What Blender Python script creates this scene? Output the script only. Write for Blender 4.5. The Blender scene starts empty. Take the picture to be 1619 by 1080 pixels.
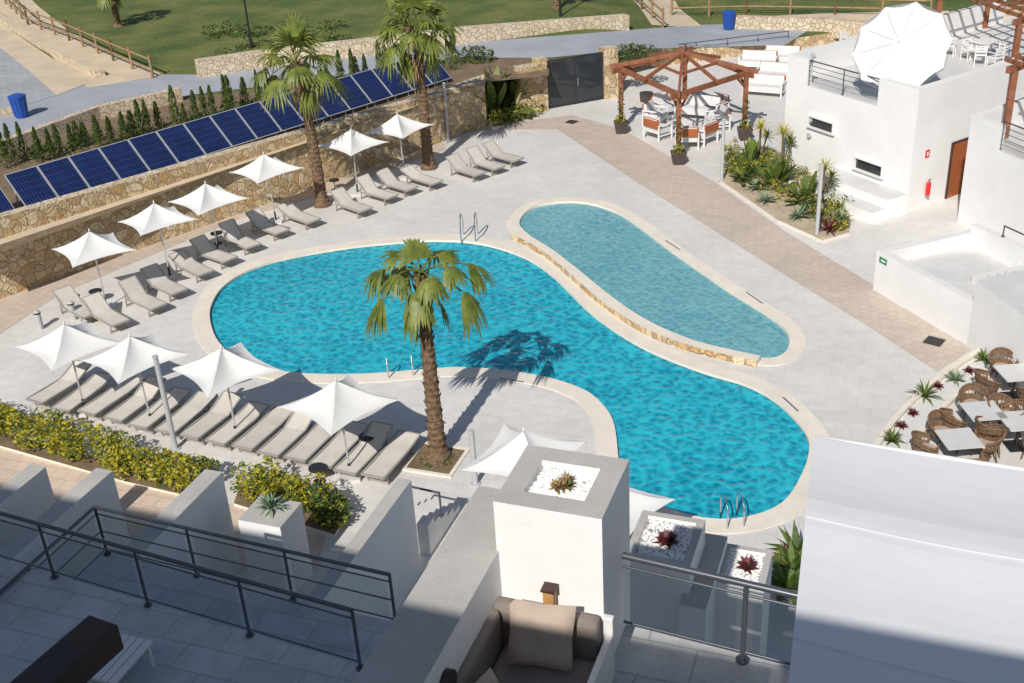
import bpy, bmesh, math, random
from mathutils import Vector, Matrix
from mathutils.geometry import tessellate_polygon
random.seed(7)
rnd=random.random
def ru(a,b): return a+(b-a)*random.random()
# ---------------------------------------------------------------- survey: photo -> metres on a level plane
PITCH,ROLL,H,F=math.radians(27.5),math.radians(3.4),15.7,1800.0
fw=Vector((0,math.cos(PITCH),-math.sin(PITCH)))
u0=Vector((0,math.sin(PITCH),math.cos(PITCH))); r0=Vector((1,0,0))
R=r0*math.cos(ROLL)-u0*math.sin(ROLL); U=u0*math.cos(ROLL)+r0*math.sin(ROLL)
CAM=Vector((0,0,H))
def G(u,v,z=0.0):
    d=fw*F+R*(u-809.5)+U*(540-v)
    t=(z-H)/d.z
    return Vector((d.x*t,d.y*t,z))
def pv(P):
    q=P-CAM; k=F/q.dot(fw)
    return 809.5+q.dot(R)*k, 540-q.dot(U)*k
def hfit(b,v):
    lo,hi=0,14
    for i in range(40):
        m=(lo+hi)/2
        if pv(b+Vector((0,0,m)))[1]>v: lo=m
        else: hi=m
    return lo
Z=Vector((0,0,1))
# ---------------------------------------------------------------- materials
def nn(nt,t,**k):
    n=nt.nodes.new(t)
    for a,b in k.items(): setattr(n,a,b)
    return n
def mat(name,col,rough=.6,var=.12,scale=2.0,bump=0.0,bscale=30,metal=0,col2=None,fine=0.0,trans=0,rand=0,spec=.5):
    m=bpy.data.materials.new(name); m.use_nodes=True; nt=m.node_tree; L=nt.links
    bs=nt.nodes['Principled BSDF']; out=nt.nodes['Material Output']
    tc=nn(nt,'ShaderNodeTexCoord')
    n1=nn(nt,'ShaderNodeTexNoise'); n1.inputs['Scale'].default_value=scale; n1.inputs['Detail'].default_value=7
    n1.inputs['Roughness'].default_value=.65
    L.new(tc.outputs['Object'],n1.inputs['Vector'])
    cr=nn(nt,'ShaderNodeValToRGB'); e=cr.color_ramp.elements
    c2=col2 or tuple(min(1,c*(1+var)) for c in col)
    c1=col if col2 else tuple(c*(1-var) for c in col)
    e[0].position=.35; e[1].position=.65; e[0].color=(*c1,1); e[1].color=(*c2,1)
    L.new(n1.outputs['Fac'],cr.inputs['Fac']); src=cr.outputs['Color']
    if fine>0:
        n2=nn(nt,'ShaderNodeTexNoise'); n2.inputs['Scale'].default_value=bscale; n2.inputs['Detail'].default_value=3
        L.new(tc.outputs['Object'],n2.inputs['Vector'])
        mr=nn(nt,'ShaderNodeMapRange'); mr.inputs[1].default_value=.3; mr.inputs[2].default_value=.7
        mr.inputs[3].default_value=1-fine; mr.inputs[4].default_value=1+fine
        L.new(n2.outputs['Fac'],mr.inputs[0])
        mx=nn(nt,'ShaderNodeVectorMath',operation='SCALE'); L.new(src,mx.inputs[0]); L.new(mr.outputs[0],mx.inputs['Scale']); src=mx.outputs[0]
    if rand>0:
        oi=nn(nt,'ShaderNodeObjectInfo'); mr=nn(nt,'ShaderNodeMapRange'); mr.inputs[3].default_value=1-rand; mr.inputs[4].default_value=1+rand
        L.new(oi.outputs['Random'],mr.inputs[0])
        mx=nn(nt,'ShaderNodeVectorMath',operation='SCALE'); L.new(src,mx.inputs[0]); L.new(mr.outputs[0],mx.inputs['Scale']); src=mx.outputs[0]
    L.new(src,bs.inputs['Base Color'])
    bs.inputs['Roughness'].default_value=rough; bs.inputs['Metallic'].default_value=metal
    bs.inputs['Specular IOR Level'].default_value=spec
    if bump>0:
        n3=nn(nt,'ShaderNodeTexNoise'); n3.inputs['Scale'].default_value=bscale; n3.inputs['Detail'].default_value=5
        L.new(tc.outputs['Object'],n3.inputs['Vector'])
        bp=nn(nt,'ShaderNodeBump'); bp.inputs['Strength'].default_value=1; bp.inputs['Distance'].default_value=bump
        L.new(n3.outputs['Fac'],bp.inputs['Height']); L.new(bp.outputs[0],bs.inputs['Normal'])
    if trans>0:
        tr=nn(nt,'ShaderNodeBsdfTranslucent'); L.new(src,tr.inputs['Color'])
        ms=nn(nt,'ShaderNodeMixShader'); ms.inputs[0].default_value=trans
        L.new(bs.outputs[0],ms.inputs[1]); L.new(tr.outputs[0],ms.inputs[2]); L.new(ms.outputs[0],out.inputs['Surface'])
    return m
def tilemat(name,col,mort,w,h,rot,msize=.012,var=.08,rough=.6,stain=.12,bump=.004):
    m=bpy.data.materials.new(name); m.use_nodes=True; nt=m.node_tree; L=nt.links; bs=nt.nodes['Principled BSDF']
    tc=nn(nt,'ShaderNodeTexCoord'); mp=nn(nt,'ShaderNodeMapping'); mp.inputs['Rotation'].default_value=(0,0,rot)
    L.new(tc.outputs['Object'],mp.inputs['Vector'])
    b=nn(nt,'ShaderNodeTexBrick'); b.inputs['Scale'].default_value=1; b.inputs['Brick Width'].default_value=w; b.inputs['Row Height'].default_value=h
    b.inputs['Mortar Size'].default_value=msize; b.inputs['Mortar Smooth'].default_value=.2
    b.inputs['Color1'].default_value=(*[c*(1-var) for c in col],1); b.inputs['Color2'].default_value=(*[min(1,c*(1+var)) for c in col],1)
    b.inputs['Mortar'].default_value=(*mort,1)
    L.new(mp.outputs[0],b.inputs['Vector'])
    src=b.outputs['Color']
    for sc,am,dt in ((.35,stain,6),(2.7,stain*.8,8),(25,stain*.5,3)):
        n=nn(nt,'ShaderNodeTexNoise'); n.inputs['Scale'].default_value=sc; n.inputs['Detail'].default_value=dt; n.inputs['Roughness'].default_value=.65
        L.new(tc.outputs['Object'],n.inputs['Vector'])
        mr=nn(nt,'ShaderNodeMapRange'); mr.inputs[1].default_value=.3; mr.inputs[2].default_value=.7; mr.inputs[3].default_value=1-am; mr.inputs[4].default_value=1+am
        L.new(n.outputs['Fac'],mr.inputs[0])
        mx=nn(nt,'ShaderNodeVectorMath',operation='SCALE'); L.new(src,mx.inputs[0]); L.new(mr.outputs[0],mx.inputs['Scale']); src=mx.outputs[0]
    L.new(src,bs.inputs['Base Color']); bs.inputs['Roughness'].default_value=rough
    bp=nn(nt,'ShaderNodeBump',invert=True); bp.inputs['Distance'].default_value=bump; L.new(b.outputs['Fac'],bp.inputs['Height']); L.new(bp.outputs[0],bs.inputs['Normal'])
    return m
def stonemat(name,cols,mort,scale=3.0,bump=.05):
    m=bpy.data.materials.new(name); m.use_nodes=True; nt=m.node_tree; L=nt.links; bs=nt.nodes['Principled BSDF']
    tc=nn(nt,'ShaderNodeTexCoord')
    nz=nn(nt,'ShaderNodeTexNoise'); nz.inputs['Scale'].default_value=2.5
    L.new(tc.outputs['Object'],nz.inputs['Vector'])
    ad=nn(nt,'ShaderNodeVectorMath',operation='MULTIPLY_ADD'); L.new(nz.outputs['Color'],ad.inputs[0]); ad.inputs[1].default_value=(.25,.25,.25); L.new(tc.outputs['Object'],ad.inputs[2])
    v1=nn(nt,'ShaderNodeTexVoronoi',feature='F1'); v2=nn(nt,'ShaderNodeTexVoronoi',feature='DISTANCE_TO_EDGE')
    for v in (v1,v2):
        v.inputs['Scale'].default_value=scale; L.new(ad.outputs[0],v.inputs['Vector'])
    sp=nn(nt,'ShaderNodeSeparateColor'); L.new(v1.outputs['Color'],sp.inputs[0])
    cr=nn(nt,'ShaderNodeValToRGB'); el=cr.color_ramp.elements
    while len(el)<len(cols): el.new(.5)
    for i,c in enumerate(cols): el[i].position=i/(len(cols)-1); el[i].color=(*c,1)
    L.new(sp.outputs[0],cr.inputs[0])
    n2=nn(nt,'ShaderNodeTexNoise'); n2.inputs['Scale'].default_value=14; n2.inputs['Detail'].default_value=6; L.new(tc.outputs['Object'],n2.inputs['Vector'])
    mr=nn(nt,'ShaderNodeMapRange'); mr.inputs[1].default_value=.3; mr.inputs[2].default_value=.7; mr.inputs[3].default_value=.7; mr.inputs[4].default_value=1.25; L.new(n2.outputs['Fac'],mr.inputs[0])
    mx=nn(nt,'ShaderNodeVectorMath',operation='SCALE'); L.new(cr.outputs[0],mx.inputs[0]); L.new(mr.outputs[0],mx.inputs['Scale'])
    ed=nn(nt,'ShaderNodeMapRange'); ed.inputs[1].default_value=.015; ed.inputs[2].default_value=.06; L.new(v2.outputs['Distance'],ed.inputs[0])
    mm=nn(nt,'ShaderNodeMixRGB'); L.new(ed.outputs[0],mm.inputs[0]); mm.inputs[1].default_value=(*mort,1); L.new(mx.outputs[0],mm.inputs[2])
    L.new(mm.outputs[0],bs.inputs['Base Color']); bs.inputs['Roughness'].default_value=.85
    ad2=nn(nt,'ShaderNodeMath',operation='ADD'); L.new(ed.outputs[0],ad2.inputs[0]); L.new(n2.outputs['Fac'],ad2.inputs[1])
    bp=nn(nt,'ShaderNodeBump'); bp.inputs['Distance'].default_value=bump; L.new(ad2.outputs[0],bp.inputs['Height']); L.new(bp.outputs[0],bs.inputs['Normal'])
    return m
def watermat(name,ripple_dark,light,tint,fac,scale,rip):
    m=bpy.data.materials.new(name); m.use_nodes=True; nt=m.node_tree; L=nt.links
    nt.nodes.remove(nt.nodes['Principled BSDF']); out=nt.nodes['Material Output']
    tc=nn(nt,'ShaderNodeTexCoord')
    nz=nn(nt,'ShaderNodeTexNoise'); nz.inputs['Scale'].default_value=scale*.4; nz.inputs['Detail'].default_value=3; L.new(tc.outputs['Object'],nz.inputs['Vector'])
    ad=nn(nt,'ShaderNodeVectorMath',operation='MULTIPLY_ADD'); L.new(nz.outputs['Color'],ad.inputs[0]); ad.inputs[1].default_value=(.4,.4,.4); L.new(tc.outputs['Object'],ad.inputs[2])
    vo=nn(nt,'ShaderNodeTexVoronoi',feature='SMOOTH_F1'); vo.inputs['Scale'].default_value=scale; vo.inputs['Smoothness'].default_value=.35; L.new(ad.outputs[0],vo.inputs['Vector'])
    n2=nn(nt,'ShaderNodeTexNoise'); n2.inputs['Scale'].default_value=scale*1.5; n2.inputs['Detail'].default_value=5; L.new(ad.outputs[0],n2.inputs['Vector'])
    sm=nn(nt,'ShaderNodeMath',operation='ADD'); L.new(vo.outputs['Distance'],sm.inputs[0]); L.new(n2.outputs['Fac'],sm.inputs[1])
    bp=nn(nt,'ShaderNodeBump'); bp.inputs['Distance'].default_value=rip; L.new(sm.outputs[0],bp.inputs['Height'])
    n4=nn(nt,'ShaderNodeTexNoise'); n4.inputs['Scale'].default_value=.35; n4.inputs['Detail'].default_value=3; L.new(tc.outputs['Object'],n4.inputs['Vector'])
    mu=nn(nt,'ShaderNodeMath',operation='MULTIPLY_ADD'); L.new(n4.outputs['Fac'],mu.inputs[0]); mu.inputs[1].default_value=.7; mu.inputs[2].default_value=-.35
    s2=nn(nt,'ShaderNodeMath',operation='ADD'); L.new(sm.outputs[0],s2.inputs[0]); L.new(mu.outputs[0],s2.inputs[1])
    mr=nn(nt,'ShaderNodeMapRange'); mr.inputs[1].default_value=.5; mr.inputs[2].default_value=1.3; L.new(s2.outputs[0],mr.inputs[0])
    cr=nn(nt,'ShaderNodeValToRGB'); e=cr.color_ramp.elements; e[0].position=.05; e[0].color=(*ripple_dark,1); e[1].position=.95; e[1].color=(*light,1)  # light and dark of the ripples painted into the water's diffuse colour
    L.new(mr.outputs[0],cr.inputs[0])
    df=nn(nt,'ShaderNodeBsdfDiffuse'); L.new(cr.outputs[0],df.inputs[0]); L.new(bp.outputs[0],df.inputs['Normal'])
    tr=nn(nt,'ShaderNodeBsdfTransparent'); tr.inputs[0].default_value=(*tint,1)
    m1=nn(nt,'ShaderNodeMixShader'); m1.inputs[0].default_value=fac; L.new(df.outputs[0],m1.inputs[1]); L.new(tr.outputs[0],m1.inputs[2])
    gl=nn(nt,'ShaderNodeBsdfGlossy'); gl.inputs['Roughness'].default_value=.08; L.new(bp.outputs[0],gl.inputs['Normal'])
    fr=nn(nt,'ShaderNodeFresnel'); fr.inputs[0].default_value=1.33; L.new(bp.outputs[0],fr.inputs['Normal'])
    m2=nn(nt,'ShaderNodeMixShader'); L.new(fr.outputs[0],m2.inputs[0]); L.new(m1.outputs[0],m2.inputs[1]); L.new(gl.outputs[0],m2.inputs[2])
    L.new(m2.outputs[0],out.inputs['Surface'])
    return m
E_ANG=math.radians(-21)
M={}
M['deck']=tilemat('deck_stone',(.60,.575,.545),(.525,.50,.47),.8,.4,-E_ANG,stain=.085,var=.022,msize=.007,bump=.002)
M['coping']=mat('coping_stone',(.70,.635,.54),.6,.06,1.5,bump=.003,fine=.05)
M['tan']=tilemat('tan_pavers',(.51,.425,.355),(.43,.36,.30),.3,.3,math.radians(40),stain=.08,var=.045,msize=.010)
M['tan2']=tilemat('terrace_pavers',(.60,.47,.37),(.47,.38,.30),.4,.4,-E_ANG,stain=.1,var=.05)
M['grey']=tilemat('terrace_tiles',(.50,.50,.495),(.36,.36,.36),.9,.45,-E_ANG,stain=.17,var=.05,msize=.009)
M['white']=mat('white_render',(.755,.75,.74),.75,.04,.8,bump=.002,bscale=60,fine=.03)
M['whitetop']=mat('parapet_top',(.68,.67,.65),.7,.06,1.2,bump=.002,fine=.05)
M['greycap']=mat('stone_capping',(.43,.41,.38),.7,.09,1.4,bump=.003,bscale=40,fine=.06)
M['roofgrey']=mat('roof_floor',(.56,.555,.54),.7,.08,1.0,fine=.05)
M['basin']=tilemat('pool_mosaic',(.06,.52,.64),(.2,.6,.68),.25,.25,0,msize=.01,var=.08,rough=.3)
M['basin2']=tilemat('kid_pool_mosaic',(.40,.64,.68),(.5,.7,.72),.25,.25,0,msize=.01,var=.08,rough=.3)
M['water']=watermat('pool_water',(.0,.22,.35),(.03,.50,.62),(.12,.80,.95),.14,4.4,.04)
M['water2']=watermat('kid_pool_water',(.10,.37,.45),(.25,.55,.60),(.55,.9,.94),.35,5.2,.03)
M['stone']=stonemat('wall_stone',[(.46,.29,.12),(.58,.42,.23),(.66,.54,.36),(.42,.28,.15),(.62,.47,.27)],(.50,.39,.25),3.0)
M['stone2']=stonemat('pale_wall_stone',[(.56,.45,.31),(.66,.56,.42),(.50,.40,.28),(.64,.53,.38)],(.53,.44,.32),3.5,.04)
M['lawn']=mat('grass',(.045,.082,.012),.95,.2,.35,bump=.05,bscale=9,col2=(.145,.15,.035),fine=.4)
M['soil']=mat('soil',(.17,.12,.07),.95,.25,2,bump=.02,bscale=20,fine=.2)
M['gravelsoil']=mat('bed_gravel',(.44,.36,.25),.95,.2,2,bump=.03,bscale=25,fine=.25)
M['asphalt']=mat('path_concrete',(.31,.33,.36),.85,.10,.5,fine=.07,bump=.004)
M['sand']=mat('sand_path',(.54,.44,.31),.9,.10,.6,fine=.08,bump=.01)
M['pav']=tilemat('grey_pavers',(.36,.37,.38),(.22,.22,.22),.5,.25,.4,stain=.1)
M['wood']=mat('pergola_wood',(.24,.09,.042),.6,.25,3,bump=.004,fine=.15)
M['wood2']=mat('fence_wood',(.28,.18,.09),.8,.25,3,fine=.15)
M['darkwood']=mat('dark_wood',(.05,.022,.015),.5,.25,3,fine=.15)
M['railsteel']=mat('railing_steel',(.13,.14,.16),.3,.06,2,metal=.6)
M['chrome']=mat('chrome',(.65,.66,.68),.15,.03,2,metal=1)
M['pole']=mat('grey_pole',(.42,.43,.44),.45,.05,2)
M['fabric']=mat('parasol_fabric',(.80,.795,.78),.85,.03,1.5,trans=.25,bump=.006,bscale=5)
M['awning']=mat('awning_fabric',(.77,.77,.78),.85,.03,.7,trans=.12,bump=.008,bscale=3)
M['seam']=mat('awning_seam',(.66,.66,.67),.85,.03,2)
M['sling']=mat('lounger_sling',(.51,.47,.42),.8,.06,3,fine=.04,bscale=90,rand=.08)
M['lframe']=mat('lounger_frame',(.31,.29,.265),.5,.05,3)
M['panel']=mat('solar_cell',(.006,.014,.06),.14,.25,1.5,col2=(.010,.022,.09))
M['pline']=mat('solar_grid',(.05,.07,.15),.4,.1,2)
M['alu']=mat('aluminium',(.6,.61,.62),.4,.05,2,metal=.5)
M['trunk']=mat('palm_trunk',(.17,.105,.06),.95,.3,6,bump=.03,bscale=30,fine=.3)
M['boot']=mat('palm_boot',(.29,.18,.10),.95,.3,6,fine=.25)
M['frond']=mat('palm_leaf',(.08,.125,.02),.5,.3,2.5,col2=(.25,.27,.05),trans=.25)
M['dead']=mat('palm_dead_leaf',(.30,.20,.09),.9,.25,3,trans=.2)
M['leafy']=mat('yellow_leaf',(.30,.30,.02),.6,.3,3,col2=(.58,.47,.03),trans=.3)
M['leafg']=mat('green_leaf',(.055,.10,.02),.6,.3,3,col2=(.14,.20,.03),trans=.25)
M['leafd']=mat('dark_leaf',(.02,.04,.015),.6,.3,3,col2=(.06,.085,.03),trans=.15)
M['agave']=mat('agave_leaf',(.18,.25,.15),.6,.2,3,trans=.1)
M['red']=mat('red_plant',(.12,.02,.03),.6,.3,5)
M['pebble']=mat('white_pebbles',(.74,.73,.70),.8,.1,20,bump=.04,bscale=45,fine=.18)
M['pebd']=mat('white_pebble_stone',(.80,.79,.77),.7,.08,6)
M['pebdark']=mat('gravel_gaps',(.36,.35,.33),.9,.3,30,fine=.4,bscale=60)
M['glass']=mat('dark_glass',(.03,.035,.04),.08,.1,1)
M['black']=mat('black_metal',(.02,.02,.022),.45,.1,2)
M['blue']=mat('blue_plastic',(.015,.07,.32),.45,.1,2)
M['planter']=mat('dark_planter',(.06,.045,.04),.6,.2,3)
M['cush']=mat('sofa_fabric',(.21,.175,.155),.95,.1,4,bump=.003,bscale=120,fine=.08)
M['pillow']=mat('pillow_fabric',(.40,.32,.26),.95,.08,4,bump=.003,bscale=120,fine=.06)
M['wframe']=mat('white_furniture',(.72,.71,.69),.5,.04,2)
M['cushg']=mat('grey_cushion',(.60,.59,.58),.9,.06,3)
M['door']=mat('door_wood',(.33,.095,.03),.5,.15,4)
M['rattan']=mat('rattan',(.17,.10,.055),.8,.35,14,bump=.01,bscale=60,fine=.35)
M['redp']=mat('red_paint',(.6,.02,.02),.4,.05,2)
M['green']=mat('green_sign',(.02,.22,.12),.5,.05,2)
M['marker']=mat('depth_tile',(.12,.15,.20),.4,.05,2)
M['terra']=mat('lamp_timber',(.42,.23,.09),.6,.15,4)
gm=bpy.data.materials.new('clear_glass'); gm.use_nodes=True; nt=gm.node_tree; nt.nodes.remove(nt.nodes['Principled BSDF'])
tr=nn(nt,'ShaderNodeBsdfTransparent'); tr.inputs[0].default_value=(.84,.90,.91,1); gl=nn(nt,'ShaderNodeBsdfGlossy'); gl.inputs['Roughness'].default_value=.02
fr=nn(nt,'ShaderNodeFresnel'); fr.inputs[0].default_value=1.6; ms=nn(nt,'ShaderNodeMixShader'); nt.links.new(fr.outputs[0],ms.inputs[0]); nt.links.new(tr.outputs[0],ms.inputs[1]); nt.links.new(gl.outputs[0],ms.inputs[2]); nt.links.new(ms.outputs[0],nt.nodes['Material Output'].inputs[0])
M['cglass']=gm
# ---------------------------------------------------------------- mesh builder
class MB:
    def __init__(s): s.v=[];s.f=[];s.mi=[];s.mats=[];s.sm=[]
    def m(s,k):
        if k not in s.mats: s.mats.append(k)
        return s.mats.index(k)
    def add(s,vs,fs,k,sm=False):
        o=len(s.v); s.v+= [tuple(p) for p in vs]; i=s.m(k)
        for f in fs: s.f.append([o+a for a in f]); s.mi.append(i); s.sm.append(sm)
    def face(s,vs,k,sm=False): s.add(vs,[list(range(len(vs)))],k,sm)
    def box(s,c,d,k,rot=0,Mx=None,top=None):
        hx,hy,hz=d[0]/2,d[1]/2,d[2]/2
        mm=(Mx if Mx is not None else Matrix.Rotation(rot,4,'Z')).to_3x3()
        c=Vector(c)
        vs=[c+mm@Vector((x*hx,y*hy,z*hz)) for z in(-1,1) for y in(-1,1) for x in(-1,1)]
        s.add(vs,[(0,2,3,1),(0,1,5,4),(1,3,7,5),(3,2,6,7),(2,0,4,6)],k); o=len(s.v)-8
        s.f.append([o+4,o+5,o+7,o+6]); s.mi.append(s.m(top or k)); s.sm.append(False)
    def beam(s,a,b,w,h,k):
        a=Vector(a);b=Vector(b);d=(b-a);L=d.length;d.normalize()
        side=d.cross(Z)
        if side.length<.01: side=Vector((1,0,0))
        side.normalize(); up=side.cross(d)
        vs=[p+side*(x*w/2)+up*(y*h/2) for p in(a,b) for x,y in((-1,-1),(1,-1),(1,1),(-1,1))]
        s.add(vs,[(3,2,1,0),(4,5,6,7),(0,1,5,4),(1,2,6,5),(2,3,7,6),(3,0,4,7)],k)
    def cyl(s,a,b,r1,r2,n,k,cap=True):
        a=Vector(a);b=Vector(b);d=(b-a).normalized(); x=d.orthogonal().normalized(); y=d.cross(x)
        vs=[p+(x*math.cos(t)+y*math.sin(t))*r for p,r in((a,r1),(b,r2)) for t in [2*math.pi*i/n for i in range(n)]]
        s.add(vs,[(i,(i+1)%n,n+(i+1)%n,n+i) for i in range(n)],k,True)
        if cap:
            s.face(vs[:n][::-1],k); s.face(vs[n:],k)
    def tube(s,pts,r,n,k):
        for a,b in zip(pts[:-1],pts[1:]): s.cyl(a,b,r,r,n,k,True)
    def prism(s,pts,z0,z1,k,top=None):
        n=len(pts); A=[Vector((p[0],p[1],z0)) for p in pts]; B=[Vector((p[0],p[1],z1 if not hasattr(z1,'__len__') else z1[i])) for i,p in enumerate(pts)]
        ar=sum(pts[i][0]*pts[(i+1)%n][1]-pts[(i+1)%n][0]*pts[i][1] for i in range(n))
        if ar<0: A.reverse();B.reverse()
        s.add(A+B,[(i,(i+1)%n,n+(i+1)%n,n+i) for i in range(n)]+[tuple(range(n))[::-1]],k)
        s.face(B,top or k)
    def obj(s,name,parent=None,bevel=0,mesh_only=False):
        me=bpy.data.meshes.new(name); me.from_pydata(s.v,[],s.f)
        for k in s.mats: me.materials.append(M[k])
        me.polygons.foreach_set('material_index',s.mi); me.polygons.foreach_set('use_smooth',s.sm); me.update()
        if mesh_only: return me
        return place(name,me,None,0,parent,bevel)
def place(name,me,loc=None,rot=0,parent=None,bevel=0,rx=0,ry=0,sc=1):
    o=bpy.data.objects.new(name,me); bpy.context.collection.objects.link(o)
    if loc is not None: o.location=loc
    o.rotation_euler=(rx,ry,rot); o.scale=(sc,)*3 if not hasattr(sc,'__len__') else sc
    if parent: o.parent=parent
    if bevel:
        b=o.modifiers.new('b','BEVEL'); b.width=bevel; b.segments=2; b.limit_method='ANGLE'
    return o
def empty(name):
    o=bpy.data.objects.new(name,None); bpy.context.collection.objects.link(o); return o
def crom(pts,n=6,closed=True):
    out=[];N=len(pts)
    rng=range(N) if closed else range(N-1)
    for i in rng:
        g=(lambda j: pts[j%N]) if closed else (lambda j: pts[max(0,min(N-1,j))])
        p0,p1,p2,p3=g(i-1),g(i),g(i+1),g(i+2)
        for k in range(n):
            t=k/n
            out.append(.5*((2*p1)+(-p0+p2)*t+(2*p0-5*p1+4*p2-p3)*t*t+(-p0+3*p1-3*p2+p3)*t**3))
    if not closed: out.append(pts[-1])
    return out
def offset(loop,d):
    N=len(loop); ar=sum(loop[i].x*loop[(i+1)%N].y-loop[(i+1)%N].x*loop[i].y for i in range(N)); sg=1 if ar>0 else -1
    out=[]
    for i in range(N):
        t=(loop[(i+1)%N]-loop[i-1]); t.z=0; t.normalize()
        out.append(loop[i]+Vector((t.y,-t.x,0))*d*sg)
    return out
def tess(mb,loops,k,z=None):
    lp=[[Vector((p.x,p.y,(p.z if z is None else z))) for p in l] for l in loops]
    allv=[p for l in lp for p in l]
    fs=tessellate_polygon(lp)
    out=[]
    for f in fs:
        a,b,c=[allv[i] for i in f]
        out.append(f if (b-a).cross(c-a).z>0 else (f[0],f[2],f[1]))
    mb.add(allv,out,k)
# ---------------------------------------------------------------- sun direction from the palm and its shadow
PB=G(693,722,0); ph0=hfit(PB,415); crown=PB+Z*ph0; sh=G(822,545,0)
SUND=(sh-crown).normalized(); ph=hfit(PB,432)
# ---------------------------------------------------------------- pools
main_px=[(330,500),(336,475),(352,453),(385,431),(430,414),(490,401),(560,390),(620,384),(680,380),(740,382),(790,392),(835,409),(870,432),(900,460),(930,490),(965,517),(1010,545),(1060,568),(1120,590),(1180,608),(1225,632),(1258,662),(1278,690),(1281,715),(1270,750),(1245,790),(1210,811),(1160,822),(1110,820),(1060,807),(1010,785),(985,760),(976,725),(973,695),(968,668),(955,645),(930,622),(890,605),(840,593),(780,585),(720,582),(660,586),(600,591),(540,593),(470,591),(410,580),(365,560),(340,535)]
kid_px=[(820,355),(828,338),(850,325),(890,319),(930,321),(975,335),(1010,357),(1060,395),(1110,430),(1160,464),(1210,495),(1240,518),(1250,540),(1241,560),(1215,568),(1180,563),(1130,550),(1080,534),(1030,512),(990,488),(950,458),(910,425),(870,395),(835,372)]
mainL=crom([G(u,v,0) for u,v in main_px],4); kidL=crom([G(u,v,0) for u,v in kid_px],4)
def pool(nm,loop,zw,depth,bm,wm,cw,ch):
    e=empty(nm)
    b=MB(); n=len(loop)
    lo=[Vector((p.x,p.y,-depth)) for p in loop]; hi=[Vector((p.x,p.y,.0)) for p in loop]
    b.add(lo+hi,[(i,(i+1)%n,n+(i+1)%n,n+i) for i in range(n)],bm)
    tess(b,[loop],bm,-depth); b.obj('basin',e)
    w=MB(); tess(w,[offset(loop,.02)],wm,zw); w.obj('water',e)
    c=MB(); outer=offset(loop,cw); inner=offset(loop,-.03)
    tess(c,[outer,inner],'coping',ch)
    for L2 in(outer,inner):
        c.add([Vector((p.x,p.y,-.06)) for p in L2]+[Vector((p.x,p.y,ch)) for p in L2],[(i,(i+1)%n,n+(i+1)%n,n+i) for i in range(n)],'coping')
    c.obj('coping',e)
    return e
swim=pool('swimming_pool',mainL,-.08,1.25,'basin','water',.50,.022)
kid=pool('children_pool',kidL,-.06,.45,'basin2','water2',.42,.030)
fp=[(808,378),(835,391),(870,414),(905,445),(945,480),(990,512),(1040,538),(1090,556),(1140,569),(1195,581)]
fl=crom([G(u,v,0) for u,v in fp],5,False)
w=MB(); n=len(fl)
for i in range(n-1):
    def nr(j):
        t=(fl[min(n-1,j+1)]-fl[max(0,j-1)]).normalized(); return Vector((-t.y,t.x,0))
    a,c=fl[i],fl[i+1]; a2,c2=a+nr(i)*.34,c+nr(i+1)*.34
    zt=.21
    w.add([a,c,c+Z*zt,a+Z*zt],[(0,1,2,3)],'stone'); w.add([a+Z*zt,c+Z*zt,c2+Z*zt,a2+Z*zt],[(0,1,2,3)],'coping',True)
    w.add([c2,a2,a2+Z*zt,c2+Z*zt],[(0,1,2,3)],'coping')
w.face([fl[0],fl[0]+Z*.21,fl[0]+nr(0)*.34+Z*.21,fl[0]+nr(0)*.34],'coping'); w.face([fl[-1],fl[-1]+nr(n-1)*.34,fl[-1]+nr(n-1)*.34+Z*.21,fl[-1]+Z*.21],'coping')
w.obj('spillway_wall')
d=MB(); big=[Vector((-220,-60,0)),Vector((220,-60,0)),Vector((220,220,0)),Vector((-220,220,0))]
tess(d,[big,offset(mainL,.08),offset(kidL,.08)],'deck',0); d.obj('pool_deck_ground')
def sheet(name,px,k,z,zz=None):
    b=MB(); pts=[G(u,v,z) for u,v in px]; tess(b,[pts],k); return b.obj(name)
sheet('tan_paving',[(640,215),(905,182),(985,205),(1130,288),(1245,368),(1400,462),(1545,548),(1482,588),(1380,520),(1250,440),(1130,365),(1010,290),(880,204),(790,205)],'tan',.006)
sheet('tan_paving',[(-300,578),(0,472),(500,294),(700,224),(705,236),(520,305),(380,345),(200,420),(90,468),(0,528),(-300,660)],'tan',.006)
sheet('tan_paving',[(-300,640),(0,705),(110,735),(330,790),(520,830),(500,900),(-300,900)],'tan2',.006)
for u,v,u2,v2 in((1180,462,1206,480),(1052,380,1075,395),(1238,628,1262,650),(900,420,916,436),(790,598,828,604)):
    a,c=G(u,v,.033),G(u2,v2,.033); b=MB(); b.beam(a,c,.05,.006,'marker'); b.obj('pool_depth_marker')
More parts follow.
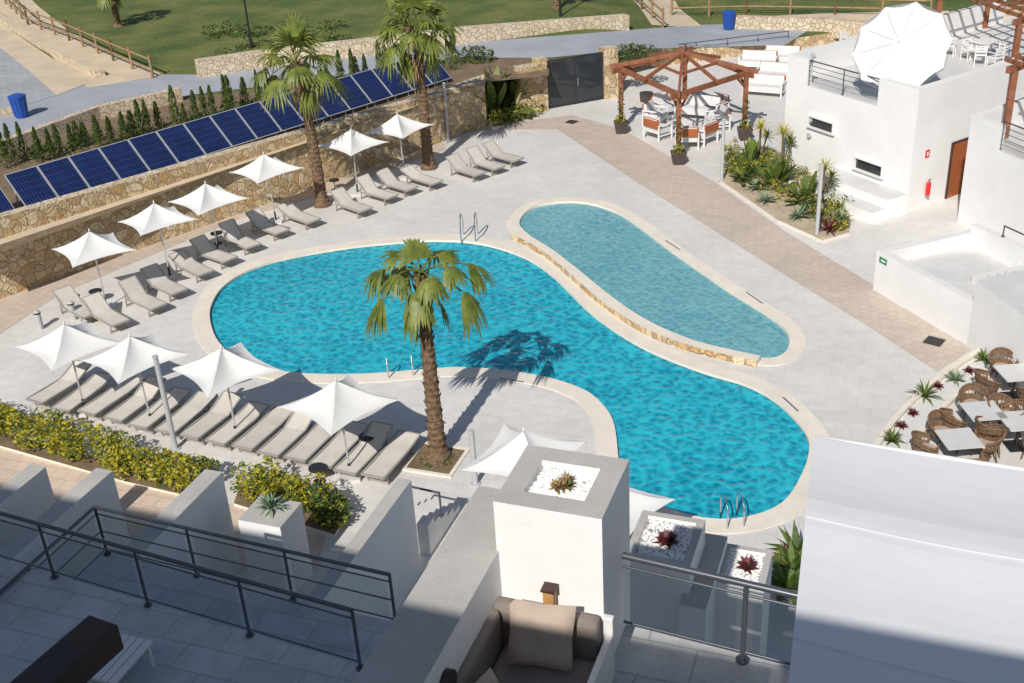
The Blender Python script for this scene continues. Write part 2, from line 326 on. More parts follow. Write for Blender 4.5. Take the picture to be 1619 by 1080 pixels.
# ---------------------------------------------------------------- terrain behind
def ZT(x):
    t=max(0,min(1,(x-4)/9)); t=t*t*(3-2*t); return 2.0-1.4*t
def GT(u,v):
    z=1.8
    for i in range(12): z=ZT(G(u,v,z).x)
    return G(u,v,z)
bpx=[(-500,648),(0,472),(770,198),(774,172),(812,158),(868,160),(955,150),(990,112),(1240,80),(1700,10)]
bl=[G(u,v,0) for u,v in bpx]; bl=[Vector((-200,bl[0].y-60,0))]+bl+[Vector((200,bl[-1].y+60,0))]
def yb(x):
    for a,b in zip(bl[:-1],bl[1:]):
        if a.x<=x<=b.x and b.x>a.x: return a.y+(b.y-a.y)*(x-a.x)/(b.x-a.x)
    return bl[-1].y
xs=sorted(set([p.x for p in bl]+[-120+i*1.5 for i in range(170)]+[i*.4-10 for i in range(70)]))
t=MB()
for a,b in zip(xs[:-1],xs[1:]):
    if a<bl[0].x or b>bl[-1].x: continue
    ya,ybb=yb(a+1e-6),yb(b-1e-6); Y=[0,2,6,15,40,120,500]
    for j in range(len(Y)-1):
        t.face([(a,ya+Y[j],ZT(a)),(b,ybb+Y[j],ZT(b)),(b,ybb+Y[j+1],ZT(b)),(a,ya+Y[j+1],ZT(a))],'lawn')
    t.face([(a,ya,-.1),(b,ybb,-.1),(b,ybb,ZT(b)),(a,ya,ZT(a))],'stone')
t.obj('lawn_terrain')
def strip(name,up,lo,k,dz):
    N=60; b=MB()
    def samp(px):
        P=[Vector((u,v,0)) for u,v in px]; ls=[0]
        for a,c in zip(P[:-1],P[1:]): ls.append(ls[-1]+(c-a).length)
        out=[]
        for i in range(N+1):
            s=ls[-1]*i/N
            for j in range(len(P)-1):
                if s<=ls[j+1]+1e-6:
                    q=P[j].lerp(P[j+1],(s-ls[j])/(ls[j+1]-ls[j]+1e-9)); break
            p=GT(q.x,q.y); p.z=ZT(p.x)+dz; out.append(p)
        return out
    A,B=samp(up),samp(lo)
    for i in range(N):
        M3=4
        for j in range(M3):
            q=[A[i].lerp(B[i],j/M3),A[i].lerp(B[i],(j+1)/M3),A[i+1].lerp(B[i+1],(j+1)/M3),A[i+1].lerp(B[i+1],j/M3)]
            for p in q: p.z=ZT(p.x)+dz
            b.face(q,k)
    return b.obj(name)
strip('soil_bank_ground',[(-60,262),(160,185),(300,155),(440,138),(620,110),(760,92),(868,92)],[(-60,420),(0,400),(300,290),(500,215),(690,150),(770,130),(868,120)],'soil',.012)
strip('promenade_path',[(-300,230),(0,150),(110,132),(260,118),(330,119),(560,92),(740,68),(995,48),(1100,40),(1300,35)],[(-300,330),(0,238),(160,184),(290,152),(440,134),(620,108),(740,92),(868,92),(1000,78),(1240,72)],'asphalt',.02)
strip('sand_footpath',[(30,-20),(60,10),(110,50),(200,95),(262,120)],[(-60,-20),(0,20),(60,65),(100,110),(140,140)],'sand',.03)
strip('paved_lane',[(-80,0),(0,62),(60,110),(95,150)],[(-260,40),(-80,120),(-40,150),(30,170)],'pav',.034)
strip('sand_footpath',[(-60,-10),(0,38),(60,78),(140,132)],[(-80,10),(-10,68),(45,112),(90,152)],'sand',.038)
strip('sand_footpath',[(990,-10),(1010,10),(1030,40)],[(1060,-10),(1075,15),(1110,42)],'sand',.03)
strip('sand_footpath',[(1150,30),(1300,22),(1500,18)],[(1150,45),(1300,50),(1500,52)],'sand',.034)
def wallpx(name,px,h,th,k,top,terr=True,hh=None,z0=-.3):
    b=MB(); P=[(GT(u,v) if terr else G(u,v,0)) for u,v in px]
    for i in range(len(P)-1):
        a,c=P[i],P[i+1]; dd=(c-a); dd.z=0; dd.normalize(); nr=Vector((-dd.y,dd.x,0))*th
        ha=(hh[i] if hh else h)+(a.z if terr else 0); hc=(hh[i+1] if hh else h)+(c.z if terr else 0)
        base=min(a.z,c.z)+z0
        v=[(a.x,a.y,base),(c.x,c.y,base),(c.x+nr.x,c.y+nr.y,base),(a.x+nr.x,a.y+nr.y,base)]
        v+=[(a.x,a.y,ha),(c.x,c.y,hc),(c.x+nr.x,c.y+nr.y,hc),(a.x+nr.x,a.y+nr.y,ha)]
        b.add(v,[(0,1,5,4),(1,2,6,5),(2,3,7,6),(3,0,4,7)],k); b.add(v,[(4,5,6,7)],top)
    return b.obj(name)
wallpx('stone_retaining_wall',[(-500,650),(0,473),(770,199)],2.4,.45,'stone','stone2',False,[2.9,2.75,2.15])
wallpx('stone_garden_wall',[(315,124),(420,108),(560,92),(740,70),(995,49)],.85,.55,'stone2','stone2')
wallpx('stone_garden_wall',[(-60,270),(0,250),(160,190),(290,160)],.6,.35,'stone2','stone2')
wallpx('stone_garden_wall',[(1160,46),(1300,50),(1420,62)],.7,.5,'stone2','stone2')
wallpx('sandstone_kerb_wall',[(-60,-10),(0,38),(60,75),(152,124)],.35,.5,'stone2','sand')
wallpx('low_stone_wall',[(-60,190),(0,185),(30,180)],.3,.3,'stone2','stone2')
def fence(px,h=1.1,sp=2.2):
    P=[GT(u,v) for u,v in px]; b=MB()
    for a,c in zip(P[:-1],P[1:]):
        L=(c-a).length; n=max(1,round(L/sp))
        for i in range(n+1):
            q=a.lerp(c,i/n); q.z=ZT(q.x); b.cyl(q-Z*.1,q+Z*(h+.05),.075,.07,8,'wood2')
        for hz in(.45,.95):
            b.cyl(a+Z*hz,c+Z*hz,.055,.055,6,'wood2')
    b.obj('wooden_fence')
fence([(45,40),(110,65),(180,97),(242,124)]); fence([(-20,-20),(45,40)])
fence([(985,-15),(1015,15),(1048,45)]); fence([(1062,25),(1180,22),(1320,24),(1470,28)])
def bin_(u,v):
    b=MB(); b.cyl((0,0,.05),(0,0,.85),.26,.33,16,'blue'); b.cyl((0,0,.85),(0,0,.92),.36,.36,16,'blue'); b.cyl((0,0,.92),(0,0,.99),.34,.15,16,'blue'); b.cyl((0,0,0),(0,0,.05),.22,.22,12,'black')
    for i in range(12):
        a=i*math.pi/6; b.cyl((.265*math.cos(a),.265*math.sin(a),.1),(.33*math.cos(a),.33*math.sin(a),.84),.018,.018,5,'blue')
    return place('litter_bin',b.obj('x',mesh_only=True),GT(u,v),0,sc=1.1)
bin_(35,186); bin_(1152,47)
def lamp(h,k='black'):
    b=MB(); b.cyl((0,0,0),(0,0,.5),.09,.09,10,k); b.cyl((0,0,.5),(0,0,h),.06,.05,10,k)
    b.cyl((0,0,h),(0,0,h+.12),.10,.28,12,k); b.cyl((0,0,h+.12),(0,0,h+.2),.28,.05,12,k)
    return b.obj('x',mesh_only=True)
place('street_lamp',lamp(4.5),GT(398,76)); place('street_lamp',lamp(4),GT(886,26))
# ---------------------------------------------------------------- foliage
def leaves(b,c,rad,n,size,ks,shell=.5):
    c=Vector(c)
    for i in range(n):
        while True:
            p=Vector((ru(-1,1),ru(-1,1),ru(-1,1)))
            if p.length<=1: break
        p=p.normalized()*(p.length**(1-shell))
        q=c+Vector((p.x*rad[0],p.y*rad[1],p.z*rad[2]))
        a=Vector((ru(-1,1),ru(-1,1),ru(-.6,.6))).normalized(); bb=a.cross(Vector((ru(-1,1),ru(-1,1),ru(.2,1)))).normalized()
        s=size*ru(.6,1.4)
        b.face([q-a*s,q-bb*s*.45,q+a*s,q+bb*s*.45],random.choice(ks))
def rosette(b,c,n,L,w,k,elmin=.2,elmax=1.3,bend=.3):
    c=Vector(c)
    for i in range(n):
        az=i*2.399+ru(-.2,.2); el=elmin+(elmax-elmin)*i/n
        dirn=Vector((math.cos(az)*math.cos(el),math.sin(az)*math.cos(el),math.sin(el))); sd=Vector((-math.sin(az),math.cos(az),0))
        l=L*ru(.8,1.1); p0=c; p1=c+dirn*l*.5; p2=c+dirn*l-Z*bend*l*math.cos(el)
        b.face([p0-sd*w*.4,p0+sd*w*.4,p1+sd*w*.5,p1-sd*w*.5],k); b.face([p1-sd*w*.5,p1+sd*w*.5,p2],k)
def fan(b,base,az,el,Lp,Rr,k,droop=.25,nb=9,hang=.5,spread=100,w=.042):
    d0=Vector((math.cos(az)*math.cos(el),math.sin(az)*math.cos(el),math.sin(el)))
    prev=base; last=base
    for i in range(1,6):
        t=i/5; p=base+d0*Lp*t-Z*droop*Lp*t*t; b.cyl(prev,p,.024,.02,4,k,False); last=prev; prev=p
    T=(prev-last).normalized(); S=T.cross(Z)
    if S.length<.05: S=Vector((1,0,0))
    S.normalize(); N=S.cross(T)
    for j in range(-nb,nb+1):
        f=abs(j)/nb; a=j/nb*math.radians(spread)+ru(-.05,.05); B=T*math.cos(a)+S*math.sin(a); Q=B.cross(N).normalized()
        r=Rr*(1-.25*f)*ru(.82,1.1)
        e=prev; g=hang*(.55+.6*f)*ru(.75,1.25)
        pts=[e]
        for t in(.3,.6,.85,1.0):
            pts.append(e+B*r*(t-.28*g*t*t)-N*r*.05*f*t-Z*r*g*t**2.3)
        ws=[.008,w,w*.95,w*.6,.0]
        for i in range(4):
            p,q=pts[i],pts[i+1]
            if i<3: b.face([p-Q*ws[i],p+Q*ws[i],q+Q*ws[i+1],q-Q*ws[i+1]],k)
            else: b.face([p-Q*ws[i],p+Q*ws[i],q],k)
def palm(name,base,h,rb,rt,nf,Rc,lean=(0,0),dead=5,az0=0,custom=None):
    e=empty(name)
    b=MB(); n=14; rings=int(h/.09)
    cen=lambda t: base+Vector((lean[0]*t*t,lean[1]*t*t,h*t))
    vs=[];fs=[]
    for i in range(rings+1):
        t=i/rings; r=rb+(rt-rb)*min(1,t*1.6)**.6
        if t<.06: r+=.12*(1-t/.06)
        r*=1+(.10 if i%2 else -.03)
        for j in range(n):
            a=2*math.pi*j/n+i*.2; rr=r*(1+ru(-.07,.07)); c=cen(t); vs.append(c+Vector((math.cos(a)*rr,math.sin(a)*rr,ru(-.015,.015))))
    for i in range(rings):
        for j in range(n): fs.append((i*n+j,i*n+(j+1)%n,(i+1)*n+(j+1)%n,(i+1)*n+j))
    b.add(vs,fs,'trunk')
    nb=int(h*26)
    for i in range(nb):
        t=.03+.97*i/nb; a=i*2.399; r=rb+(rt-rb)*min(1,t*1.6)**.6; c=cen(t); o=Vector((math.cos(a),math.sin(a),0)); s=Vector((-o.y,o.x,0))
        L=.09+.09*(t>.8)*ru(.5,1.5); w=.055
        p=c+o*r*.95; q=c+o*(r+L*.55)+Z*L*1.1
        b.face([p-s*w,p+s*w,q+s*w*.6,q-s*w*.6],'boot'); b.face([p-s*w-Z*.03,q-s*w*.6,q+s*w*.6,p+s*w-Z*.03],'trunk')
    b.obj('trunk',e)
    f=MB(); top=cen(1)
    if custom:
        for (a,el,lp,rr,hg,sp) in custom:
            fan(f,top,math.radians(a),math.radians(el),lp,rr,'frond',droop=.38,nb=10,hang=hg,spread=sp,w=.048)
    else:
        for i in range(nf):
            az=az0+i*2.399+ru(-.2,.2); u=i/(nf-1); el=math.radians(80-78*u**.8+ru(-7,7))
            fan(f,top+Z*(.1-.2*u),az,el,Rc*ru(.50,.62)*(.75+.25*u),Rc*ru(.46,.56),'frond',droop=.15+.28*u,hang=.25+.65*u)
    for i in range(dead):
        fan(f,top-Z*.25,ru(0,6.3),math.radians(ru(-60,-25)),Rc*.32,Rc*.4,'dead' if i%2 else 'frond',.3,6,hang=.9,spread=70)
    f.obj('crown',e)
    return e
cf=[(175,30,1.0,.80,1.0,80),(200,-5,.95,.85,1.1,70),(150,55,.85,.75,.6,85),(100,50,.9,.75,.6,80),(60,35,1.05,.75,.8,80),(5,28,1.25,.85,.9,75),(-20,0,1.05,.85,1.1,75),(335,40,.9,.7,.8,70),(20,55,.8,.7,.55,80),(265,10,.7,.85,1.1,70),(290,35,.8,.75,.9,75),(230,40,.9,.75,.9,75),(130,15,.9,.8,1.0,75),(120,80,.55,.75,.35,85)]
palm('palm_tree',PB,ph,.23,.15,12,1.7,(.0,0),3,.4,cf)
p1=G(510,325); palm('palm_tree',p1,hfit(p1,98),.24,.17,20,2.25,(-.25,0),6,1.1)
p2=G(678,266); palm('palm_tree',p2,hfit(p2,45),.25,.18,22,2.4,(0,0),6,2.3)
for u,v,h,s in((187,42,2.6,1.8),(645,60,2.4,1.6),(880,14,3.5,1.6)):
    palm('palm_tree',GT(u,v),h,.2,.16,16,s,(0,0),2)
cy=[]
for s in range(4):
    b=MB(); b.cyl((0,0,0),(0,0,.3),.04,.03,5,'trunk')
    for i in range(460):
        t=rnd()**.8; r=(.30 if s%2 else .24)*(1-t)**.7*ru(.3,1)+.02; a=ru(0,6.3); q=Vector((r*math.cos(a),r*math.sin(a),.08+1.4*t)); dd=Vector((math.cos(a)*.3,math.sin(a)*.3,1)).normalized()*.08; sd=Vector((-math.sin(a),math.cos(a),0))*.028
        b.face([q-sd,q+dd*.3-sd,q+dd+Z*.02,q+sd],random.choice(['leafg','leafd','leafg']))
    cy.append(b.obj('x',mesh_only=True))
n=44
for i in range(n):
    t=i/(n-1); u=12+t*705; v=264-t*162+ru(-5,5)
    place('cypress_shrub',random.choice(cy),GT(u+ru(-8,8),v),ru(0,6),sc=(ru(.8,1.2),ru(.8,1.2),ru(.55,1.1)+.25*t))
b=MB()
for i in range(60):
    t=rnd(); u=20+t*700; v=252-t*152+ru(-6,14); leaves(b,GT(u,v)+Z*.12,(.5,.4,.28),60,.07,['leafg','leafd','leafg'])
b.obj('ground_cover_plants')
b=MB()
for i in range(46):
    u=ru(330,545); v=ru(42,84)-(u-330)*.04; leaves(b,GT(u,v)+Z*.05,(ru(.5,.9),ru(.4,.8),ru(.1,.28)),60,.10,['leafg','leafd','leafg'])
for i in range(14):
    u=ru(600,720); v=ru(60,72)-(u-600)*.1; leaves(b,GT(u,v)+Z*.1,(.5,.5,.3),50,.1,['leafg','leafy'])
b.obj('wild_grass_clump')
# ---------------------------------------------------------------- solar panels
Bs,Be=G(45,334,2.2),G(714,124,2.2); dd=(Be-Bs); Ls=dd.length; dd.normalize(); nb=Vector((-dd.y,dd.x,0))
NP=17; pw=Ls/NP
def panel(name,o,ang=0):
    b=MB(); d=dd; a=o; up=(nb*1.3+Z*1.05); ul=up.length; un=up.normalized(); nrm=d.cross(un).normalized()
    if nrm.z<0: nrm=-nrm
    W=pw-.03; T=.04
    def q(x,y,z=0): return a+d*x+un*y+nrm*z
    b.add([q(0,0),q(W,0),q(W,ul),q(0,ul),q(0,0,T),q(W,0,T),q(W,ul,T),q(0,ul,T)],[(0,3,2,1),(0,1,5,4),(1,2,6,5),(2,3,7,6),(3,0,4,7),(4,5,6,7)],'alu')
    b.face([q(.03,.03,T+.003),q(W-.03,.03,T+.003),q(W-.03,ul-.03,T+.003),q(.03,ul-.03,T+.003)],'panel')
    for i in range(1,10):
        x=W*i/10; b.face([q(x-.005,.04,T+.006),q(x+.005,.04,T+.006),q(x+.005,ul-.04,T+.006),q(x-.005,ul-.04,T+.006)],'pline')
    for i in range(1,6):
        y=ul*i/6; b.face([q(.04,y-.005,T+.009),q(W-.04,y-.005,T+.009),q(W-.04,y+.005,T+.009),q(.04,y+.005,T+.009)],'pline')
    for x in(.2,W-.2):
        t0=q(x,ul-.1); b.beam((t0.x,t0.y,1.95),t0,.04,.04,'alu'); t1=q(x,.1); b.beam((t1.x,t1.y,1.95),t1,.04,.04,'alu')
    return b.obj(name)
for i in range(NP): panel('solar_panel',Bs+dd*(pw*i))
for i in range(1,4): panel('solar_panel',Bs-dd*(pw*i+.35)-nb*.0)
strip('wall_ledge_path',[(-60,385),(0,362),(300,268),(690,143),(765,118)],[(-60,410),(0,388),(300,288),(690,158),(768,134)],'sand',.02)
# ---------------------------------------------------------------- loungers & parasols
def lounger(back):
    b=MB(); L,W=1.95,.62; z=.33; hinge=-.25
    for s in(-1,1):
        b.beam((hinge,s*W/2,z),(L/2,s*W/2,z),.045,.05,'lframe')
    b.beam((L/2,-W/2,z),(L/2,W/2,z),.045,.05,'lframe')
    ca,sa=math.cos(back),math.sin(back); hx=hinge-.72*ca; hz=z+.72*sa
    for s in(-1,1): b.beam((hinge,s*W/2,z),(hx,s*W/2,hz),.045,.045,'lframe')
    b.beam((hx,-W/2,hz),(hx,W/2,hz),.045,.045,'lframe')
    n=8
    for k,(x0,z0,x1,z1) in enumerate(((hinge,z+.015,L/2-.02,z+.015),(hinge,z+.015,hx+.02,hz+.015))):
        for i in range(n):
            t,t2=i/n,(i+1)/n; sg=lambda q:-.025*math.sin(q*math.pi)
            b.face([(x0+(x1-x0)*t,-W/2+.02,z0+(z1-z0)*t+sg(t)),(x0+(x1-x0)*t2,-W/2+.02,z0+(z1-z0)*t2+sg(t2)),(x0+(x1-x0)*t2,W/2-.02,z0+(z1-z0)*t2+sg(t2)),(x0+(x1-x0)*t,W/2-.02,z0+(z1-z0)*t+sg(t))],'sling',True)
    for x in(-.6,.75):
        for s in(-1,1): b.beam((x,s*(W/2-.03),0),(x+.06,s*(W/2-.03),z-.02),.04,.035,'lframe')
        b.beam((x,-W/2+.03,.06),(x,W/2-.03,.06),.03,.03,'lframe')
    b.beam((-.6,-W/2+.03,z-.03),(hinge+.1,-W/2+.03,z-.03),.04,.03,'lframe'); b.beam((-.6,W/2-.03,z-.03),(hinge+.1,W/2-.03,z-.03),.04,.03,'lframe')
    if back>.3:
        m=Vector((hinge-.45*ca,0,z+.45*sa))
        for s in(-1,1): b.beam((m.x,s*.25,m.z),(-.62,s*.25,z-.05),.025,.025,'lframe')
    return b.obj('x',mesh_only=True)
LA,LB=lounger(math.radians(38)),lounger(math.radians(6)); LC=lounger(math.radians(22)); LD=lounger(math.radians(48))
wd=(G(770,198)-G(0,473)).normalized(); axis=math.atan2(-wd.x,wd.y)
fx=Vector((math.cos(axis),math.sin(axis),0))
feet=[(192,512),(250,487),(284,463),(327,433),(362,413),(403,390),(447,368),(497,351),(580,333),(620,313),(652,300),(692,290),(762,276),(792,266),(820,254)]
for k,(u,v) in enumerate(feet):
    q=G(u,v,.3); q.z=0; place('sun_lounger',(LA,LD,LA,LC)[k%4],q-fx*.97,axis+ru(-.08,.08))
place('sun_lounger',LA,G(125,500),axis)
fe=Vector((math.cos(E_ANG),math.sin(E_ANG),0)); fn=Vector((-fe.y,fe.x,0))
fa=math.atan2(fn.y,fn.x)
for i in range(14):
    q=G(95+i*40.2,612+i*8.6,.3); q.z=0
    place('sun_lounger',LB if i%3 else LC,q+fn*ru(-.08,.08),fa+math.pi+ru(-.06,.06)-.08)
def parasol(h=2.72,D=1.45,pole=True,sag=0):
    b=MB(); n=8
    for q in range(4):
        A=Vector((math.cos(q*math.pi/2),math.sin(q*math.pi/2),0))*D; B=Vector((math.cos((q+1)*math.pi/2),math.sin((q+1)*math.pi/2),0))*D
        grid=[]
        for i in range(n+1):
            s=i/n; row=[]
            for j in range(n+1):
                t=j/n; p=A.lerp(B,t)*s; c=4*t*(1-t); p=p*(1-.15*c)
                z=h-.62+(.62)*(1-s)**1.5 - (.05+sag*q*.02)*math.sin(s*math.pi)*c +ru(-.006,.006)
                row.append(Vector((p.x,p.y,z)))
            grid.append(row)
        vs=[p for r in grid for p in r]
        b.add(vs,[(i*(n+1)+j,(i+1)*(n+1)+j,(i+1)*(n+1)+j+1,i*(n+1)+j+1) for i in range(n) for j in range(n)],'fabric',True)
        pts=[]
        for i in range(n+1):
            s=i/n; pts.append(Vector((A.x*s,A.y*s,h-.65+.62*(1-s)**1.5)))
        b.tube(pts,.012,5,'alu')
        b.cyl((0,0,h-.75),A*.55+Z*(h-.48),.009,.009,5,'alu')
    if pole:
        b.cyl((0,0,.05),(0,0,h+.05),.026,.024,10,'alu'); b.cyl((0,0,.05),(0,0,.4),.035,.035,10,'black')
        b.box((0,0,.035),(.55,.55,.07),'roofgrey'); b.cyl((0,0,h+.02),(0,0,h+.1),.03,.01,8,'wframe')
        b.cyl((0,0,h-.8),(0,0,h-.7),.045,.045,8,'wframe')
    return b.obj('x',mesh_only=True)
PRS=[parasol(sag=s) for s in(0,1,2)]
ra=math.atan2(wd.y,wd.x)+math.pi/4
for k,(u,v) in enumerate(((140,366),(245,322),(325,289),(420,243),(553,203),(630,180))):
    q=G(u,v,2.72); q.z=0; place('parasol',PRS[k%3],q,ra+ru(-.2,.2),rx=ru(-.03,.03),ry=ru(-.03,.03))
for k,(u,v) in enumerate(((98,512),(208,532),(346,549),(533,602))):
    q=G(u,v,2.72); q.z=0; place('parasol',PRS[k%3],q,ru(-.1,.3),rx=ru(-.03,.03),ry=ru(-.03,.03))
q=G(828,682,2.72); q.z=0; place('parasol',PRS[0],q,.3)
q=G(955,762,2.72); q.z=0; place('parasol',PRS[1],q,.1)
b=MB(); b.cyl((0,0,.40),(0,0,.43),.22,.22,16,'black'); b.cyl((0,0,0),(0,0,.4),.02,.02,6,'black'); b.cyl((0,0,0),(0,0,.02),.16,.16,12,'black'); ST=b.obj('x',mesh_only=True)
for u,v in((583,712),(505,762),(155,478),(120,487),(345,385),(530,300)): place('side_table',ST,G(u,v))
for u,v,vt in((709,222,133),(278,710,566),(1291,375,262),(1141,288,190),(752,765,684)):
    q=G(u,v); h=hfit(q,vt); b=MB(); b.cyl((0,0,0),(0,0,h),.07,.065,12,'pole'); b.cyl((0,0,h),(0,0,h+.06),.075,.075,12,'pole'); b.cyl((0,0,0),(0,0,.03),.13,.13,12,'pole')
    place('light_column',b.obj('x',mesh_only=True),q)
for u,v in((65,520),(118,505)):
    b=MB(); b.cyl((0,0,0),(0,0,.55),.1,.1,12,'pole'); b.cyl((0,0,.55),(0,0,.6),.12,.12,12,'black'); b.cyl((0,0,.6),(0,0,.66),.12,.05,12,'pole'); place('bollard_light',b.obj('x',mesh_only=True),G(u,v))
def ladder(u,v,ang,sc=1):
    b=MB()
    for s in(-.26,.26):
        pts=[Vector((-.5,s,0))]+[Vector((-.5+.35*(1-math.cos(a))*1.05,s,.62+.33*math.sin(a))) for a in [math.pi*i/8 for i in range(9)]]+[Vector((.235,s,-.9))]
        b.tube(pts,.026,8,'chrome')
    for z in(-.15,-.4,-.65): b.box((.235,0,z),(.08,.5,.03),'chrome')
    place('pool_ladder',b.obj('x',mesh_only=True),G(u,v),ang,sc=sc)
ladder(742,379,-math.pi/2-.1); ladder(1155,821,math.pi/2+.1,.72)
b=MB()
for s in(-.35,.35): b.tube([Vector((0,s,0)),Vector((0,s,.45)),Vector((.12,s,.6)),Vector((.3,s,.5)),Vector((.45,s,-.1))],.024,8,'chrome')
place('pool_handrail',b.obj('x',mesh_only=True),G(634,597),math.pi/2+.1)
b=MB(); c=G(690,727)
for (x,y,sx,sy) in((0,.62,1.34,.1),(0,-.62,1.34,.1),(.62,0,.1,1.14),(-.62,0,.1,1.14)):
    o=Matrix.Rotation(E_ANG,3,'Z')@Vector((x,y,0)); b.box(c+o+Z*.02,(sx,sy,.05),'coping',E_ANG)
b.box(c+Z*.012,(1.15,1.15,.02),'soil',E_ANG); b.obj('palm_planting_bed')
b=MB(); leaves(b,c+Z*.06,(.45,.45,.05),90,.06,['leafg','dead']); b.obj('ground_cover_plants')
for u,v in((904,193),(1477,540)):
    b=MB(); b.box((0,0,.012),(.5,.5,.012),'black')
    for i in range(7): b.box((-.18+i*.06,0,.02),(.02,.44,.006),'planter')
    place('drain_cover',b.obj('x',mesh_only=True),G(u,v),math.radians(50))
# ---------------------------------------------------------------- gate, piers
b=MB()
gp=G(868,174); gq=G(957,158); gd=(gq-gp).normalized(); gn=Vector((-gd.y,gd.x,0))
b.prism([gp-gd*1.5,gp-gd*.02,gp-gd*.02+gn*.6,gp-gd*1.5+gn*.6],-.1,2.25,'stone','stone2'); b.prism([gp-gd*.5,gp-gd*.0,gp+gn*.65,gp-gd*.5+gn*.65],2.2,2.5,'stone','stone2')
b.prism([gq+gd*.02,gq+gd*.75,gq+gd*.75+gn*.6,gq+gd*.02+gn*.6],-.1,2.5,'stone','stone2'); b.obj('stone_gate_pier')
e=empty('glass_gate'); b=MB(); GL=(gq-gp).length; gz=math.atan2(gd.y,gd.x); gh=2.3
for x in(.04,GL/2,GL-.04): b.beam(gp+gd*x+gn*.2,gp+gd*x+gn*.2+Z*gh,.08,.08,'black')
for z in(.06,gh): b.beam(gp+gn*.2+Z*z,gq+gn*.2+Z*z,.08,.08,'black')
b.beam(gp+gd*(GL/2+.12)+gn*.12+Z*.9,gp+gd*(GL/2+.12)+gn*.12+Z*1.3,.03,.03,'chrome'); b.obj('frame',e)
b=MB(); m=(gp+gq)/2+gn*.2; b.box(m+Z*(gh/2),(GL-.12,.02,gh-.12),'glass',gz); b.obj('pane',e)
def banana(c,s=1):
    b=MB()
    for i in range(20):
        az=ru(0,6.3); el=ru(.5,1.4); L=ru(1.2,1.9)*s; d0=Vector((math.cos(az)*math.cos(el),math.sin(az)*math.cos(el),math.sin(el))); sd=Vector((-math.sin(az),math.cos(az),0)); pr=c; w0=.015
        for k in range(1,7):
            t=k/6; p=c+d0*L*t-Z*.35*L*t*t*math.cos(el); w=.015 if t<.4 else .14*s*math.sin((t-.35)/.65*math.pi*.95)+.01
            b.face([pr-sd*w0,pr+sd*w0,p+sd*w,p-sd*w],'leafg' if i%3 else 'frond'); pr=p;w0=w
    leaves(b,c+Z*.2,(.5*s,.5*s,.3*s),120,.09,['leafg','leafd'])
    return b.obj('bird_of_paradise_plant')
for u,v,s in((784,190,1.5),(800,182,1.7),(818,172,1.3)): banana(G(u,v),s)
b=MB()
for u,v in((780,196),(800,192),(822,186),(838,180)): leaves(b,G(u,v)+Z*.25,(.8,.6,.4),240,.08,['leafg','leafy','leafg'])
b.obj('garden_shrub')
for u in(760,745,985,1000,1020): 
    b=MB(); c=GT(u,98 if u<900 else 95); leaves(b,c+Z*.3,(.7,.6,.5),260,.09,['leafg','leafd']); b.obj('garden_shrub')
# ---------------------------------------------------------------- gazebo pergola
PL,PF,PRr=G(982,206),G(1072,254),G(1176,216); PK=PL+PRr-PF
posts=[PL,PF,PRr,PK]; cen=(PL+PRr)/2; EH=2.8; AH=3.6
b=MB()
for ip,p in enumerate(posts):
    b.beam(p,p+Z*(EH+.05),.19,.19,'wood')
    for a in(posts[ip-1],posts[(ip+1)%4]):
        dv=(a-p).normalized(); b.beam(p+Z*(EH-.65),p+dv*.65+Z*(EH-.05),.08,.08,'wood')
for i in range(4):
    a,c=posts[i],posts[(i+1)%4]; dv=(c-a).normalized()
    b.beam(a-dv*.5+Z*EH,c+dv*.5+Z*EH,.11,.22,'wood')
    mid=(a+c)/2
    b.beam(mid+(mid-cen).normalized()*.35+Z*(EH+.12),cen+Z*AH,.09,.15,'wood')
    out=(a-cen).normalized(); b.beam(a+out*.5+Z*(EH+.08),cen+Z*AH,.11,.17,'wood')
    for t in(.55,):
        b.beam(cen.lerp(a,t)+Z*(AH-(AH-EH)*t+.06),cen.lerp(c,t)+Z*(AH-(AH-EH)*t+.06),.08,.11,'wood')
b.cyl(cen+Z*(AH-.2),cen+Z*(AH+.2),.12,.12,8,'wood'); b.obj('wooden_gazebo',bevel=.008)
for p in(PL,PF,PRr):
    q=p+Vector((-.05,-.38,0)); b=MB(); b.add([q+Vector((x*s,y*s,z)) for z,s in((0,.22),(.52,.30)) for x,y in((-1,-1),(1,-1),(1,1),(-1,1))],[(3,2,1,0),(0,1,5,4),(1,2,6,5),(2,3,7,6),(3,0,4,7)],'planter'); b.box(q+Z*.46,(.5,.5,.02),'soil')
    leaves(b,q+Z*.65,(.25,.25,.22),120,.06,['leafg','leafy']); leaves(b,q+Vector((.05,.25,1.3)),(.14,.14,.7),120,.06,['leafg','leafd']); b.obj('planter_pot')
def armchair(w=.8):
    b=MB()
    for s in(-1,1):
        for y in(-.34,.34): b.beam((s*w/2,y,0),(s*w/2,y,.58),.06,.06,'wframe')
        b.beam((s*w/2,-.38,.6),(s*w/2,.38,.6),.09,.04,'wframe'); b.beam((s*w/2,-.38,.2),(s*w/2,.38,.2),.05,.05,'wframe')
    b.beam((-w/2,-.34,.25),(w/2,-.34,.25),.04,.1,'wframe'); b.beam((-w/2,.36,.66),(w/2,.36,.66),.05,.36,'door')
    b.box((0,-.03,.36),(w-.08,.68,.2),'cushg')
    mm=Matrix.Rotation(-.2,4,'X'); b.box((0,.27,.62),(w-.1,.16,.44),'cushg',Mx=mm)
    return b.obj('x',mesh_only=True)
AC,SO=armchair(),armchair(1.7)
for u,v,r,mm in((1040,218,2.2,AC),(1112,226,-2.4,AC),(1036,196,1.0,AC),(1134,204,-1.4,AC),(1104,186,-.5,SO),(1050,182,.5,AC),(1130,184,-.9,AC),(1086,232,3.0,AC)):
    place('armchair' if mm is AC else 'outdoor_sofa',mm,G(u,v),r,bevel=.015,sc=1.18)
